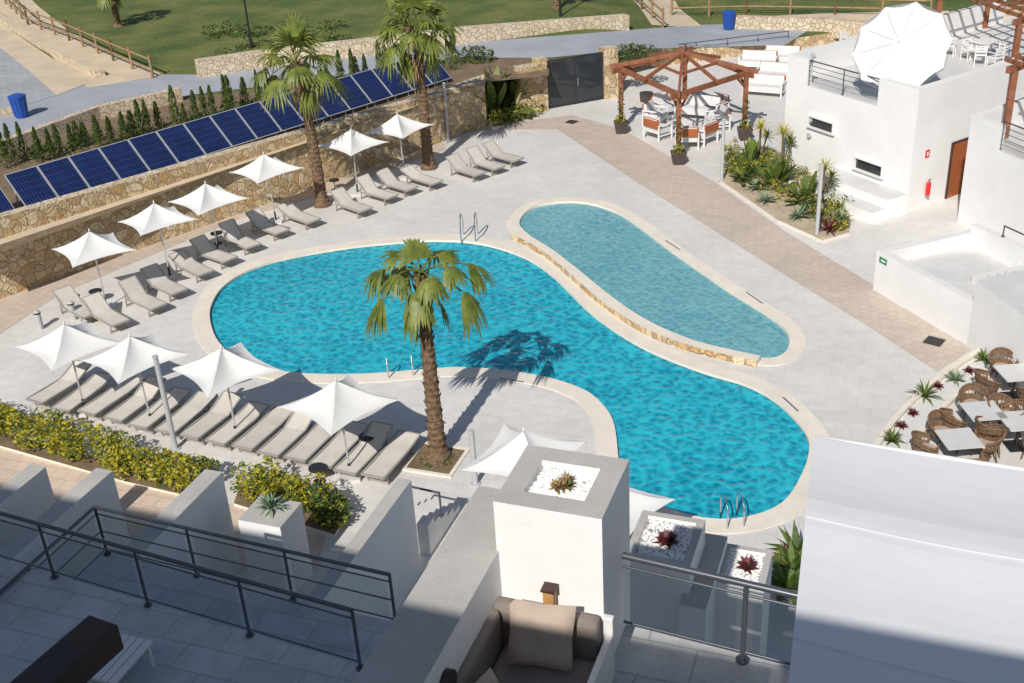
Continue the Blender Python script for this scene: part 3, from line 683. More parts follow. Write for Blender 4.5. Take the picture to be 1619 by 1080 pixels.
b=MB(); b.box((0,0,.4),(.8,.8,.05),'wframe')
for x in(-.35,.35):
    for y in(-.35,.35): b.beam((x,y,0),(x,y,.38),.05,.05,'wframe')
TB=b.obj('x',mesh_only=True); place('coffee_table',TB,G(1078,208),.5)
b=MB(); b.cyl((0,0,0),(0,0,.42),.3,.34,20,'planter'); place('round_table',b.obj('x',mesh_only=True),G(1022,160))
for u,v,r in((1208,150,-.5),(1226,130,-.5),(1198,110,-.4),(1235,102,-.4)): place('outdoor_sofa',SO,G(u,v),r,bevel=.015,sc=1.1)
def railing(name,pts,h=1.0,sp=1.5,rails=(.25,.5,.75),k='railsteel',glass=False,r=.026):
    b=MB()
    for a,c in zip(pts[:-1],pts[1:]):
        L=(c-a).length; n=max(1,round(L/sp))
        for i in range(n+1):
            q=a.lerp(c,i/n); b.cyl(q,q+Z*h,.024,.024,8,k); b.cyl(q,q+Z*.02,.06,.06,12,k)
        b.cyl(a+Z*h,c+Z*h,r,r,10,k)
        for z in rails: b.cyl(a+Z*h*z,c+Z*h*z,.013,.013,6,k)
        if glass:
            for i in range(n):
                A,C=a.lerp(c,(i+.05)/n),a.lerp(c,(i+.95)/n)
                b.face([A+Z*.08,C+Z*.08,C+Z*(h-.15),A+Z*(h-.15)],'cglass')
    return b.obj(name)
railing('metal_railing',[G(985,110,0),G(1100,96,0),G(1245,78,0)],1.0,2)
# ---------------------------------------------------------------- white building
C0,C1,C2=G(1236,262),G(1432,338),G(1540,296)
dA=(C1-C0).normalized(); dB=(C2-C1).normalized(); LAa=(C1-C0).length
e=empty('white_building')
FZ,TZ=3.55,4.55
b=MB(); bk=dB*14
b.prism([C0,C1,C1+bk,C0+bk],-.1,FZ,'white','roofgrey'); b.obj('walls',e)
b=MB(); th=.28
def par(a,c,inn,z1=TZ,nm='white'):
    b.prism([a,c,c+inn,a+inn],FZ-.001,z1,'white','whitetop')
rA=.17; rB=.72
inn=dB*th
par(C0,C0+dA*LAa*rA,inn); par(C0+dA*LAa*rB,C1,inn)
par(C1-dA*th+dB*th,C1+dB*th,dB*13.5,TZ); par(C0+dB*th,C0+dA*th+dB*th,dB*13.5,TZ)
b.obj('parapet',e)
r_=railing('roof_railing',[C0+dA*(LAa*rA)+dB*.1+Z*FZ,C0+dA*(LAa*rB)+dB*.1+Z*FZ],.95,1.6,(.2,.4,.6,.8)); r_.parent=e
def window(frac,z,w,h):
    c=C0+dA*LAa*frac; b=MB(); a0=math.atan2(dA.y,dA.x)
    nrm=Vector((dA.y,-dA.x,0))
    if nrm.dot(dB)>0: nrm=-nrm
    b.box(c+nrm*.004+Z*z,(w,.03,h),'glass',a0)
    b.box(c+nrm*.05+Z*(z+h/2+.04),(w+.16,.14,.08),'white',a0); b.box(c+nrm*.05+Z*(z-h/2-.03),(w+.16,.14,.06),'whitetop',a0)
    for s in(-1,1): b.box(c+nrm*.05+dA*s*(w/2+.04)+Z*z,(.08,.14,h),'white',a0)
    b.obj('window',e)
def fracz(u,v):
    d=fw*F+R*(u-809.5)+U*(540-v); nrm=Vector((dA.y,-dA.x,0)); t=(C0-CAM).dot(nrm)/d.dot(nrm); p=CAM+d*t; return (p-C0).dot(dA)/LAa,p.z
for u,v,w,h in((1300,197,1.3,.38),(1375,264,1.35,.40)):
    f,z=fracz(u,v); window(f,z,w,h)
for u,v in((1282,190),(1281,214),(1287,88)):
    f,z=fracz(u,v); nrm=Vector((dA.y,-dA.x,0))
    if nrm.dot(dB)>0: nrm=-nrm
    b=MB(); c=C0+dA*LAa*f+Z*z; b.cyl(c,c+nrm*.1,.11,.1,14,'pole'); b.obj('wall_lamp',e)
def hitB(u,v):
    d=fw*F+R*(u-809.5)+U*(540-v); nrm=Vector((dB.y,-dB.x,0)); t=(C1-CAM).dot(nrm)/d.dot(nrm); p=CAM+d*t; return p,(nrm if nrm.y<0 else -nrm)
aB=math.atan2(dB.y,dB.x)
p,nB=hitB(1509,300); b=MB(); p.z=0; b.box(p+nB*.03+Z*1.05,(1.0,.05,2.1),'door',aB); b.box(p+nB*.035+Z*2.13,(1.12,.07,.06),'darkwood',aB)
for s in(-1,1): b.box(p+nB*.035+dB*s*.53+Z*1.05,(.06,.07,2.1),'darkwood',aB)
b.cyl(p+nB*.06+dB*.38+Z*1.05,p+nB*.12+dB*.38+Z*1.05,.03,.03,8,'chrome'); b.obj('door',e)
p,_=hitB(1466,243); b=MB(); b.box(p+nB*.015,(.22,.02,.28),'redp',aB); b.box(p+nB*.028,(.09,.006,.15),'wframe',aB); b.obj('fire_extinguisher_sign')
p,_=hitB(1462,306); b=MB(); p.z=.75; q=p+nB*.12; b.cyl(q-Z*.25,q+Z*.2,.085,.085,12,'redp'); b.cyl(q+Z*.2,q+Z*.27,.085,.03,12,'redp'); b.cyl(q+Z*.27,q+Z*.33,.02,.02,6,'black'); b.beam(q+Z*.33,q+Z*.33+dB*.12,.02,.02,'black'); b.obj('fire_extinguisher')
b=MB(); nA=Vector((dA.y,-dA.x,0)); nA=nA if nA.dot(dB)<0 else -nA
b.prism([C0+dA*LAa*.45,C1+dA*.01,C1+nA*1.0,C0+dA*LAa*.45+nA*1.0],-.05,.75,'white','roofgrey'); b.prism([C0+dA*LAa*.35+nA*1.01,C1+nA*1.01,C1+nA*1.7,C0+dA*LAa*.35+nA*1.7],-.05,.42,'white','roofgrey'); b.obj('plinth',e)
D0=G(1513,352); D1=G(1640,418); d2=(D1-D0).normalized()
e2=empty('white_building'); b=MB(); b.prism([D0,D0+d2*14,D0+d2*14+dB*12,D0+dB*12],-.1,3.1,'white','roofgrey'); b.obj('walls',e2)
b=MB(); b.prism([D0,D0+d2*1.5,D0+d2*1.5+dB*.25,D0+dB*.25],3.099,3.9,'white','whitetop'); b.prism([D0+dB*.25,D0+d2*.25+dB*.25,D0+d2*.25+dB*9,D0+dB*9],3.099,3.9,'white','whitetop'); b.obj('parapet',e2)
x=D0+d2*1.5+dB*.1+Z*3.1
r_=railing('balcony_railing',[x,x+d2*6],.95,1.5,(.2,.4,.6,.8)); r_.parent=e2
def pergola(o,da,db,la,lb,z0,h,ns=9):
    b=MB()
    for i in(0,1):
        for j in(0,.5,1):
            p=o+da*la*i+db*lb*j; b.beam((p.x,p.y,z0),(p.x,p.y,z0+h),.2,.2,'wood')
        p=o+da*la*i; b.beam(p-db*.4+Z*(z0+h+.08),p+db*(lb+.4)+Z*(z0+h+.08),.14,.22,'wood')
    for i in range(ns+1):
        p=o+db*lb*i/ns; b.beam(p-da*.5+Z*(z0+h+.26),p+da*(la+.5)+Z*(z0+h+.26),.08,.14,'wood')
    for i in range(9):
        p=o+da*(la*i/8); b.beam(p-db*.3+Z*(z0+h+.36),p+db*(lb+.3)+Z*(z0+h+.36),.05,.05,'wood')
    b.obj('timber_pergola')
oa_=G(1478,66,FZ); ob_=G(1600,118,FZ); oo=oa_.copy(); oo.z=0; dq=(ob_-oa_); lq=dq.length; dq.z=0; dq.normalize()
pergola(oo,dq,dB,lq,7,FZ,1.95)
o=G(1588,218,3.1); o.z=0; pergola(o,d2,dB,4,5,3.1,2.3)
q=G(1425,160,FZ); q.z=FZ
b=MB(); n=10; Rr=1.75
for i in range(n):
    a,a2=2*math.pi*i/n,2*math.pi*(i+1)/n; rings=[]
    for s in(0,.35,.7,1):
        z=.42*(1-s)**1.2
        rings.append([Vector((Rr*s*(math.cos(a)*(1-t)+math.cos(a2)*t)*(1-.05*4*t*(1-t)),Rr*s*(math.sin(a)*(1-t)+math.sin(a2)*t)*(1-.05*4*t*(1-t)),z-.04*4*t*(1-t)*s)) for t in(0,.25,.5,.75,1)])
    vs=[p for r in rings for p in r]; b.add(vs,[(k*5+j,(k+1)*5+j,(k+1)*5+j+1,k*5+j+1) for k in range(3) for j in range(4)],'fabric',True)
    b.cyl((0,0,.40),(Rr*math.cos(a),Rr*math.sin(a),-.02),.014,.01,5,'alu')
    b.face([(Rr*math.cos(a),Rr*math.sin(a),0),(Rr*math.cos(a2),Rr*math.sin(a2),0),(Rr*.99*math.cos(a2),Rr*.99*math.sin(a2),-.14),(Rr*.99*math.cos(a),Rr*.99*math.sin(a),-.14)],'fabric')
b.cyl((0,0,-.5),(0,0,.5),.025,.025,8,'alu')
et=empty('tilted_parasol'); et.location=q
cc=place('canopy',b.obj('x',mesh_only=True),(-.1,.3,1.9),math.radians(-25),et,rx=math.radians(52),ry=math.radians(-12))
b=MB(); b.cyl((0,0,0),(-.1,.35,1.95),.04,.035,10,'alu'); b.box((0,0,.05),(.7,.7,.1),'roofgrey'); o_=b.obj('pole_and_base',et)
b=MB(); b.box((0,0,.44),(.46,.46,.05),'wframe')
for x in(-.2,.2):
    for y in(-.2,.2): b.beam((x,y,0),(x,y,.44 if y<0 else .85),.035,.035,'wframe')
for z in(.58,.68,.78): b.beam((-.2,.2,z),(.2,.2,z),.02,.06,'wframe')
for s in(-.22,.22): b.beam((s,-.2,.64),(s,.2,.64),.04,.03,'wframe')
CH=b.obj('x',mesh_only=True)
for u,v,r in((1530,95,.3),(1548,103,2.8),(1572,108,3.5),(1585,98,1.2),(1350,100,.5),(1338,80,2),(1500,88,1)): q=G(u,v,FZ); place('patio_chair',CH,q,r)
b=MB(); b.box((0,0,.73),(1.4,.8,.04),'wframe')
for x in(-.6,.6):
    for y in(-.32,.32): b.beam((x,y,0),(x,y,.72),.06,.06,'wframe')
TT=b.obj('x',mesh_only=True); place('patio_table',TT,G(1560,92,FZ),.5); place('patio_table',TT,G(1362,92,FZ),.5)
e3=empty('white_stair_enclosure')
S0,S1=G(1380,458),G(1528,546); ds=(S1-S0).normalized(); ns_=Vector((-ds.y,ds.x,0))
if ns_.y<0: ns_=-ns_
sl=(S1-S0).length
b=MB(); b.prism([S0,S1,S1+ns_*.28,S0+ns_*.28],-.05,1.35,'white','whitetop'); b.prism([S0+ns_*.28,S0+ns_*3.6,S0+ns_*3.6+ds*.28,S0+ns_*.28+ds*.28],-.05,1.35,'white','whitetop')
b.prism([S0+ds*.28+ns_*3.32,S0+ds*(sl+4)+ns_*3.32,S0+ds*(sl+4)+ns_*3.6,S0+ds*.28+ns_*3.6],-.05,1.65,'white','whitetop')
b.prism([S1,S1+ds*5-ns_*.9,S1+ds*5+ns_*2.0,S1+ns_*2.0],-.05,2.0,'white','roofgrey')
b.obj('walls',e3)
b=MB(); b.prism([S0+ds*.3+ns_*.3,S0+ds*sl+ns_*.3,S0+ds*sl+ns_*3.3,S0+ds*.3+ns_*3.3],.0,.9,'roofgrey')
for i in range(6): b.prism([S0+ds*(sl-.3*i-.3)+ns_*1.6,S0+ds*(sl-.3*i-.002)+ns_*1.6,S0+ds*(sl-.3*i-.002)+ns_*3.3,S0+ds*(sl-.3*i-.3)+ns_*3.3],.9,1.9-.16*i,'whitetop')
b.obj('slab',e3)
railing('metal_railing',[S0+ds*1.5+ns_*3.46+Z*1.65,S0+ds*6+ns_*3.46+Z*1.65],.35,1.5,())
b=MB(); q=S0+ds*.35-ns_*.012+Z*1.12; b.box(q,(.34,.02,.18),'green',math.atan2(ds.y,ds.x)); b.box(q+ds*.02-ns_*.014,(.2,.006,.06),'wframe',math.atan2(ds.y,ds.x)); b.obj('green_notice_sign')
# ---------------------------------------------------------------- planting bed beside building
bedpx=[(1138,288),(1165,248),(1200,232),(1240,246),(1300,280),(1345,312),(1342,372),(1300,384),(1230,352)]
b=MB(); b.prism([G(u,v,0) for u,v in bedpx],-.05,.1,'coping','gravelsoil'); b.obj('planting_bed')
b=MB()
def inbed():
    while True:
        a,c=ru(0,1),ru(0,1); u=1150+a*185; v=248+a*100+ (c-.5)*60
        if v>236+ (u-1150)*.35 and v<300+(u-1150)*.45 : return u,v
for i in range(80):
    u,v=inbed(); leaves(b,G(u,v)+Z*.28,(ru(.2,.5),ru(.2,.5),ru(.15,.5)),90,.06,random.choice([['leafy','leafg'],['leafg','leafd'],['leafy','leafy','leafg'],['dead','leafg']]))
b.obj('garden_shrub')
for u,v,s in((1185,270,.9),(1225,300,1.0),(1275,325,.8),(1175,290,.7)): banana(G(u,v),s)
for u,v,s in((1210,320,.6),(1262,345,.6),(1310,365,.7),(1240,285,.8),(1195,300,.6),(1330,350,.6)):
    b=MB(); rosette(b,G(u,v,.1),26,s,.09,'agave' if u!=1310 else 'red'); b.obj('agave_plant')
for u,v,s in((1235,268,1.5),(1200,255,1.4),(1300,320,1.3)):
    b=MB(); c=G(u,v,.1); b.cyl(c,c+Z*s,.05,.04,7,'trunk'); rosette(b,c+Z*s,36,.6,.05,'leafy',-.3,1.3,.2); rosette(b,c+Z*(s*.7)+Vector((.3,.1,0)),30,.5,.05,'leafg',-.3,1.3,.2); b.cyl(c,c+Z*(s*.7)+Vector((.3,.1,0)),.04,.03,6,'trunk'); b.obj('yucca_plant')
# ---------------------------------------------------------------- curved white gravel bed
oa=crom([G(u,v) for u,v in((1760,445),(1619,522),(1530,572),(1450,632),(1392,700),(1350,790))],6,False)
ia=crom([G(u,v) for u,v in((1790,480),(1619,557),(1550,600),(1490,650),(1442,710),(1400,800))],6,False)
b=MB()
for A in(oa,ia):
    for i in range(len(A)-1):
        b.beam(A[i]+Z*.06,A[i+1]+Z*.06,.14,.2,'coping')
for i in range(len(oa)-1): b.face([oa[i]+Z*.05,oa[i+1]+Z*.05,ia[i+1]+Z*.05,ia[i]+Z*.05],'pebble')
b.obj('gravel_bed')
for k,(u,v) in enumerate(((1612,533),(1575,553),(1556,570),(1532,588),(1510,602),(1482,612),(1462,628),(1443,655),(1425,675),(1410,698))):
    b=MB(); kk=('agave','red','leafg','red','agave','red','leafg','red','red','leafg')[k]; s=.42 if kk in('leafg','agave') else .22
    if k==6: s=.6
    rosette(b,G(u,v,.06),26,s,.06,kk); b.obj('succulent_plant')
b=MB(); rr=list(ia); pts=rr+[G(1500,1000),G(2300,900)]
tess(b,[[Vector((p.x,p.y,.01)) for p in pts]],'deck'); b.obj('restaurant_terrace')
def rattan():
    b=MB(); n=14
    b.cyl((0,0,.38),(0,0,.44),.25,.27,18,'rattan'); b.cyl((0,.0,.44),(0,0,.49),.23,.21,18,'pillow')
    pts=[]
    for i in range(n+1):
        a=math.radians(-25+230*i/n); h=.64+.2*math.sin(math.pi*i/n)**1.5
        pts.append((Vector((.27*math.cos(a),.27*math.sin(a),.42)),Vector((.34*math.cos(a),.34*math.sin(a),h))))
    for (p,q),(p2,q2) in zip(pts[:-1],pts[1:]):
        b.face([p,p2,p2.lerp(q2,.42),p.lerp(q,.42)],'rattan'); b.face([p.lerp(q,.6),p2.lerp(q2,.6),q2,q],'rattan')
        b.cyl(q,q2,.024,.024,6,'rattan')
    for p,q in pts: b.cyl(p,q,.010,.010,4,'rattan')
    for p,q in(pts[0],pts[-1]): b.cyl(p,q,.024,.024,6,'rattan')
    for a in(.8,2.3,3.9,5.5): b.cyl((.2*math.cos(a),.2*math.sin(a),.4),(.29*math.cos(a),.29*math.sin(a),0),.022,.018,6,'rattan')
    return b.obj('x',mesh_only=True)
RC=rattan()
b=MB(); b.box((0,0,.735),(.85,.85,.03),'roofgrey'); b.cyl((0,0,0),(0,0,.72),.04,.04,10,'black'); b.box((0,0,.015),(.5,.5,.03),'black'); TBL=b.obj('x',mesh_only=True)
trot=E_ANG+.4
for u,v in((1548,690),(1606,706),(1600,628),(1510,735)):
    c=G(u,v); place('dining_table',TBL,c,trot)
    for k in range(4):
        a=trot+k*math.pi/2+ru(-.15,.15); p=c+Vector((math.cos(a),math.sin(a),0))*.74
        place('rattan_chair',RC,p,a-math.pi/2+ru(-.2,.2),sc=1.05)
# ---------------------------------------------------------------- hedge
b=MB()
def hedge(px,n,ks,w=.45,h=.42,cnt=230):
    P=[G(u,v) for u,v in px]
    for i in range(n):
        t=i/(n-1)*(len(P)-1); k=min(int(t),len(P)-2); c=P[k].lerp(P[k+1],t-k)+Vector((ru(-.25,.25),ru(-.25,.25),0))
        leaves(b,c+Z*h*ru(.6,1.25),(w*ru(.55,1.2),w*ru(.55,1.2),h*ru(.6,1.4)),cnt,.06,ks if i%5 else ['leafg','leafy','leafg'],.6)
hedge([(-60,672),(0,688),(100,712),(210,748),(330,775)],42,['leafy','leafy','leafg','leafy'],.5,.46)
hedge([(385,780),(450,795),(505,812)],14,['leafy','leafy','leafg'])
hedge([(505,812),(545,822)],6,['leafd','leafg'],.4,.4)
b.obj('flowering_hedge')
b=MB(); P=[G(u,v) for u,v in((-80,668),(0,685),(210,742),(335,775),(330,795),(200,765),(0,708),(-80,690))]; b.prism(P,-.02,.07,'coping','soil'); P=[G(u,v) for u,v in((380,772),(550,815),(530,850),(370,800))]; b.prism(P,-.02,.08,'coping','soil'); b.obj('hedge_bed')
# ---------------------------------------------------------------- hotel
hot=empty('hotel_building')
def pwall(px,z,ln,th,nm='partition_wall',zb=-.05):
    c=G(px[0],px[1],z); a=c-fe*th/2; bq=c+fe*th/2; b=MB(); b.prism([a-fn*ln,bq-fn*ln,bq,a],zb,z,'white','greycap'); return b.obj(nm,hot,.012)
for u,v in((60,736),(165,742),(338,744)): pwall((u,v),2.5,4.2,.42)
pwall((640,757),2.4,4.6,.3)
c=G(428,803,1.9); b=MB(); q=[c-fe*.5-fn*.5,c+fe*.5-fn*.5,c+fe*.5+fn*.4,c-fe*.5+fn*.4]; b.prism(q,-.05,1.85,'white','greycap'); b.obj('planter_wall',hot)
b=MB(); rosette(b,c,30,.45,.07,'agave'); b.obj('agave_plant')
TA=5.2
A0=G(50,897,TA); A1=G(522,1037,TA); ad=(A1-A0).normalized()
b=MB(); P=[A0-ad*9,A1+ad*.9,A1+ad*.9-fn*11,A0-ad*9-fn*11]; b.prism(P,-.05,TA,'white','grey'); b.obj('terrace',hot)
railing('terrace_railing',[A0-ad*3.0+fn*-.06+Z*0,A1-fn*.06+ad*.5],.98,1.75,(.86,.12),glass=True,r=.032)
TB_=4.3
B0=G(145,797,TB_+.95); B0.z=TB_; B1=G(618,905,TB_+.95); B1.z=TB_; bd=(B1-B0).normalized()
b=MB(); P=[B0,B1+bd*.6,B1+bd*.6-fn*5,B0-fn*5]; b.prism(P,-.06,TB_,'white','grey'); b.obj('lower_terrace',hot)
railing('terrace_railing',[B0-fn*3.2+bd*.1,B0-fn*.05+bd*.1,B1-fn*.05],.95,1.7,(.86,.5,.12),glass=True,r=.03)
TS=8.55; WT=9.75
w0,w1=G(757,768,WT),G(800,800,WT)
b=MB(); b.prism([w0,w0+fe*.5,w0+fe*.5-fn*9,w0-fn*9],-.05,WT,'white','greycap'); b.obj('divider_wall',hot,.012)
t0,t1,t2,t3=[G(u,v,10.25) for u,v in((843,690),(988,730),(932,830),(797,796))]
tc_=(t0+t1+t2+t3)/4
def ring(b,c,W,L,t,z0,z1):
    ux,uy=fe,fn
    for s in(-1,1):
        b.prism([c+ux*(-W)+uy*(s*L),c+ux*W+uy*(s*L),c+ux*W+uy*(s*(L-t)),c-ux*W+uy*(s*(L-t))],z0,z1,'white','greycap')
        b.prism([c+ux*(s*W)-uy*(L-t),c+ux*(s*W)+uy*(L-t),c+ux*(s*(W-t))+uy*(L-t),c+ux*(s*(W-t))-uy*(L-t)],z0,z1,'white','greycap')
def planterbox(c,W,L,z1,z0,t=.2,plant='terra',ps=.17):
    b=MB(); ring(b,c,W,L,t,z1-.18,z1); b.prism([c-fe*W-fn*L,c+fe*W-fn*L,c+fe*W+fn*L,c-fe*W+fn*L],z0,z1-.179,'white','white'); b.obj('planter_box',hot)
    g=MB(); g.prism([c-fe*(W-t)-fn*(L-t),c+fe*(W-t)-fn*(L-t),c+fe*(W-t)+fn*(L-t),c-fe*(W-t)+fn*(L-t)],z1-.17,z1-.06,'pebdark')
    for i in range(750):
        q=c+fe*ru(-W+t+.02,W-t-.02)+fn*ru(-L+t+.02,L-t-.02); r=ru(.012,.024); q=Vector((q.x,q.y,z1-.062+ru(0,.01))); a0=ru(0,6); el=ru(1,1.6)
        vs=[q+Vector((r*el*math.cos(a)*math.cos(a0)-r*math.sin(a)*math.sin(a0),r*el*math.cos(a)*math.sin(a0)+r*math.sin(a)*math.cos(a0),0)) for a in(0,1.05,2.1,3.14,4.2,5.24)]
        g.add(vs+[q+Z*r*.8],[(j,(j+1)%6,6) for j in range(6)],'pebd',True)
    g.obj('gravel',hot)
    p=MB(); cz=Vector((c.x,c.y,z1-.05))
    for k in range(3): rosette(p,cz+Vector((ru(-.07,.07),ru(-.06,.06),0)),22,ps*ru(.7,1),.04*ps/.17,'dead' if plant=='terra' else 'red',.1,1.2,.1)
    rosette(p,cz+Vector((.05,-.04,0)),14,ps*.7,.03,'leafg' if plant=='terra' else 'leafd',.1,1.3,.1); p.obj('succulent_plant')
planterbox(Vector((tc_.x,tc_.y,0)),.46,.44,10.25,-.05,.2,'terra',.12)
c=G(1052,850,4.9); planterbox(Vector((c.x,c.y,0)),.5,.6,4.9,-.05,.12,'big',.24)
c=G(1176,895,4.2); planterbox(Vector((c.x,c.y,0)),.38,.5,4.2,-.05,.1,'big',.24)
c=G(1120,862,4.4); b=MB(); b.prism([c-fe*.15-fn*1.5,c+fe*.25-fn*1.5,c+fe*.25+fn*.3,c-fe*.15+fn*.3],-.05,4.4,'white','greycap'); b.obj('partition_wall',hot)
r0_=G(942,985,TS); r1_=G(1250,1064,TS); rd=(r1_-r0_).normalized()
b=MB(); fl0=w0+fe*.501
P=[r0_+fn*.08-rd*.7,r1_+fn*.08+rd*6,r1_+rd*6-fn*9,fl0-fn*9,Vector((fl0.x,fl0.y,0))-fn*1.2]
b.prism(P,-.05,TS,'white','grey'); b.obj('sofa_terrace',hot)
railing('terrace_railing',[r0_-rd*.1,r1_+rd*2.5],.85,1.45,(.12,.86),glass=True,r=.032)
so=G(772,930,9.3); so.z=TS
b=MB(); fzr=math.atan2(fe.y,fe.x)
def lb(x0,x1,y0,y1,z0,z1,k): b.box(so+fe*((x0+x1)/2)-fn*((y0+y1)/2)+Z*((z0+z1)/2),(x1-x0,y1-y0,z1-z0),k,fzr)
lb(0,1.12,0,.06,.05,.72,'wframe'); lb(0,.06,.06,2.4,.05,.72,'wframe'); lb(1.06,1.12,.06,.85,.05,.55,'wframe'); lb(.06,1.06,.06,.85,.1,.25,'wframe'); lb(.06,.85,.85,2.4,.1,.249,'wframe')
es=empty('garden_sofa'); b.obj('frame',es,bevel=.01)
b=MB(); lb(.22,1.04,.24,.86,.25,.43,'cush'); lb(.22,.86,.87,1.6,.25,.43,'cush'); lb(.22,.86,1.61,2.38,.25,.43,'cush'); lb(.07,1.04,.07,.23,.26,.78,'cush'); lb(.07,.21,.24,1.3,.26,.78,'cush'); lb(.07,.21,1.31,2.38,.26,.78,'cush'); b.obj('cushions',es,bevel=.05)
def pillow(c,rz,rx,s=.46,ry=0):
    b=MB(); n=12; vs=[]
    for sd in(1,-1):
        for i in range(n+1):
            for j in range(n+1):
                x=-1+2*i/n; y=-1+2*j/n; h=max(0,(1-x**4)*(1-y**4))**.5*.085+.01*math.sin(5*x+3*y)*(1-x*x)*(1-y*y); k=1-.07*(1-abs(x*y))
                vs.append(Vector((x*s/2*k,y*s/2*k,sd*h)))
    N=(n+1)**2; fs=[]
    for i in range(n):
        for j in range(n):
            a=i*(n+1)+j; fs.append((a,a+n+1,a+n+2,a+1)); fs.append((N+a,N+a+1,N+a+n+2,N+a+n+1))
    b.add(vs,fs,'pillow',True); return place('throw_pillow',b.obj('x',mesh_only=True),c,rz,rx=rx,ry=ry)
pillow(so+fe*.60-fn*.38+Z*.70,fzr+.1,math.radians(66),.56); pillow(so+fe*.42-fn*1.2+Z*.58,fzr+1.2,math.radians(50),.5)
q=Vector((tc_.x,tc_.y,0))-fn*.47+fe*.02; b=MB(); b.box(Vector((q.x,q.y,9.4))-fn*.05,(.09,.09,.2),'terra',fzr); b.box(Vector((q.x,q.y,9.52))-fn*.05,(.12,.12,.02),'darkwood',fzr); b.obj('wall_lantern',hot)
q=fl0-fn*2.1; b=MB(); b.cyl(Vector((q.x,q.y,9.45)),Vector((q.x,q.y,9.45))+fe*.06,.11,.11,20,'black'); b.obj('round_wall_speaker',hot)  # round speaker on the divider wall, not a lamp
b=MB(); c=G(165,985,8.9); dn=-fn*.85-fe*.1; dn.normalize(); b.beam(c+Z*-.1,c+dn*3.5-Z*.1,.35,.28,'darkwood')
b.obj('pergola_beam',bevel=.01)
# white slatted table on the left terrace
c=G(175,1075,TA); b=MB()
for i in range(8): b.box((-.42+i*.12,0,.42),(.1,.8,.03),'wframe')
for x in(-.4,.4):
    for y in(-.36,.36): b.beam((x,y,0),(x,y,.4),.05,.05,'wframe')
place('slatted_table',b.obj('x',mesh_only=True),c,E_ANG)
b=MB(); c=G(690,800)
for i in range(5): q=c-fn*(.35*i); b.prism([q-fe*.7,q+fe*.6,q+fe*.6-fn*.348,q-fe*.7-fn*.348],-.05,.16*(i+1),'whitetop','deck')
b.obj('garden_steps')
railing('handrail',[G(632,800,.9),G(698,815,.9)],.6,2,())
# awning
e5=empty('fabric_awning'); AZ=10.3
a0,a1=G(1287,688,AZ-.12),G(1640,743,AZ-.12); a2=G(1246,1085,AZ+.25)
ea=(a1-a0).normalized(); na=(a2-a0)
b=MB(); n=30; LE=7.0
def AP(s,t,dz=0):
    p=a0+ea*(LE*s)+na*(1.7*t); fold=.10*min(1,t/.2)
    p.z=AZ-.12+fold+.22*1.7*t-.06*abs(math.sin(math.pi*s*3))*(0.3+.7*math.sin(math.pi*t))-.03*math.sin(math.pi*((t*4)%1)) +dz
    return p
for i in range(n):
    for j in range(n):
        b.face([AP(i/n,j/n),AP((i+1)/n,j/n),AP((i+1)/n,(j+1)/n),AP(i/n,(j+1)/n)],'awning',True)
for i in range(n): b.face([AP(i/n,0),AP((i+1)/n,0),AP((i+1)/n,0,-.16),AP(i/n,0,-.16)],'awning')
for j in range(n): b.face([AP(0,j/n),AP(0,(j+1)/n),AP(0,(j+1)/n,-.16),AP(0,j/n,-.16)],'awning')
o=b.obj('canopy',e5)
b=MB()
for k in(.25,.5,.75): b.tube([AP(i/n,k,.002) for i in range(n+1)],.005,5,'seam')
b.obj('seams',e5)
b=MB(); b.cyl(AP(0,0,-.03),AP(1,0,-.03),.03,.03,10,'wframe')
for p in(AP(.02,0),AP(1,0)): b.cyl(Vector((p.x,p.y,0)),p-Z*.05,.05,.05,10,'wframe')
b.obj('frame',e5)
b=MB()
for u,v in((1252,905),(1246,935),(1258,880)): rosette(b,G(u,v,1.0),24,.8,.12,'leafg')
for i in range(8): leaves(b,G(ru(1235,1262),ru(880,960),.9),(.3,.3,.3),80,.06,['leafg','leafy','red'])
b.obj('garden_shrub')
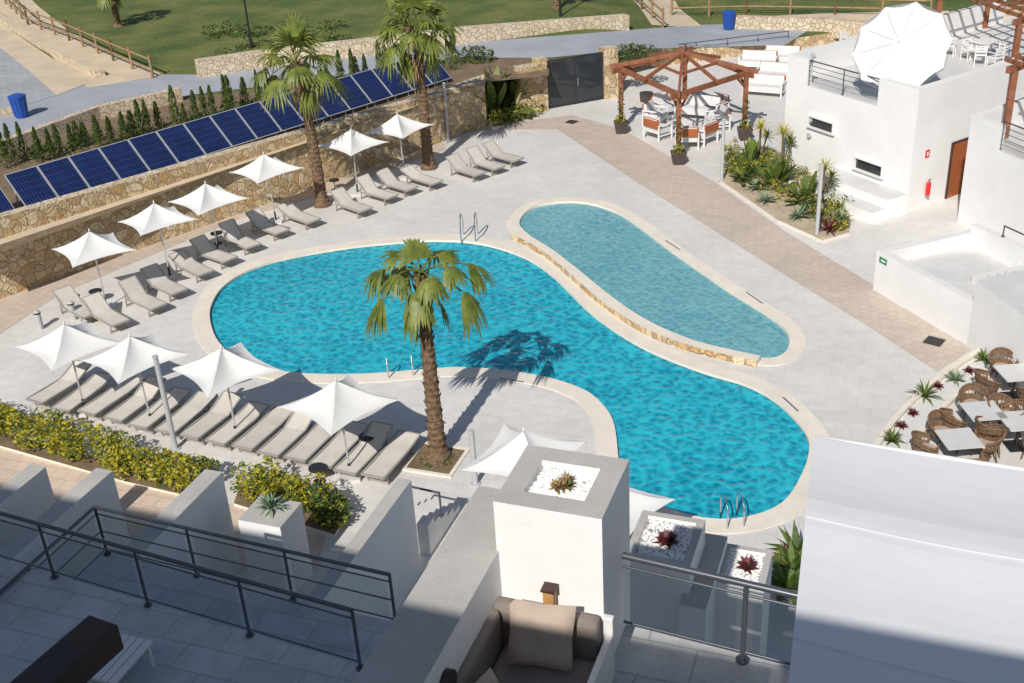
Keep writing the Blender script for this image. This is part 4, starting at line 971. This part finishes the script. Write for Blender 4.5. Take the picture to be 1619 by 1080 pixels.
def blk(s0,s1,t0,t1,z0,z1,nm):
    b=MB(); P=[fe*s0+fn*t0,fe*s1+fn*t0,fe*s1+fn*t1,fe*s0+fn*t1]; b.prism([Vector((p.x,p.y,0)) for p in P],z0,z1,'white','whitetop'); b.obj(nm,hot)
blk(-30,-4.5,-14,-2.35,-.05,17.3,'hotel_shade_block'); blk(-4.49,-.7,-14,-2.38,-.05,17.15,'hotel_shade_block'); blk(-.69,20,-14,-2.2,-.05,17.6,'hotel_shade_block')  # unseen hotel mass behind camera, heights and split shaped to shade the foreground
for fl_ in range(1,6):
    for k in range(-9,6):
        c=fe*(k*3.0+1.2)+fn*(-2.33 if k<0 else -2.18); z=fl_*3.1+1.2
        if z>15.4: continue
        b=MB(); b.box(Vector((c.x,c.y,z)),(1.8,.04,1.9),'glass',fzr); b.box(Vector((c.x,c.y,z+1.0)),(1.95,.08,.08),'wframe',fzr); b.box(Vector((c.x,c.y,z)),(.06,.07,1.9),'wframe',fzr); b.obj('window',hot)
# ---------------------------------------------------------------- light
sd=bpy.data.lights.new('sun','SUN'); sd.energy=4.8; sd.angle=math.radians(.5); sd.color=(1,.955,.885)
so_=bpy.data.objects.new('sun',sd); bpy.context.collection.objects.link(so_); so_.rotation_euler=SUND.to_track_quat('-Z','Y').to_euler()
wl_=bpy.data.worlds.new('World'); bpy.context.scene.world=wl_; wl_.use_nodes=True; nt=wl_.node_tree
sk=nt.nodes.new('ShaderNodeTexSky'); sk.sky_type='NISHITA'; sk.sun_disc=False; sk.sun_elevation=math.asin(-SUND.z); sk.sun_rotation=math.atan2(-SUND.x,-SUND.y)
bg=nt.nodes['Background']; nt.links.new(sk.outputs[0],bg.inputs[0]); bg.inputs[1].default_value=.085
sc=bpy.context.scene; sc.view_settings.view_transform='Standard'; sc.view_settings.look='None'; sc.view_settings.exposure=0
# ---------------------------------------------------------------- camera
cd=bpy.data.cameras.new('camera'); cd.sensor_width=36; cd.lens=36*F/1619; cd.clip_end=3000; cd.clip_start=.05
co=bpy.data.objects.new('camera',cd); bpy.context.collection.objects.link(co)
mw=Matrix((( R.x,U.x,-fw.x,0),(R.y,U.y,-fw.y,0),(R.z,U.z,-fw.z,H),(0,0,0,1))); co.matrix_world=mw
sc.camera=co
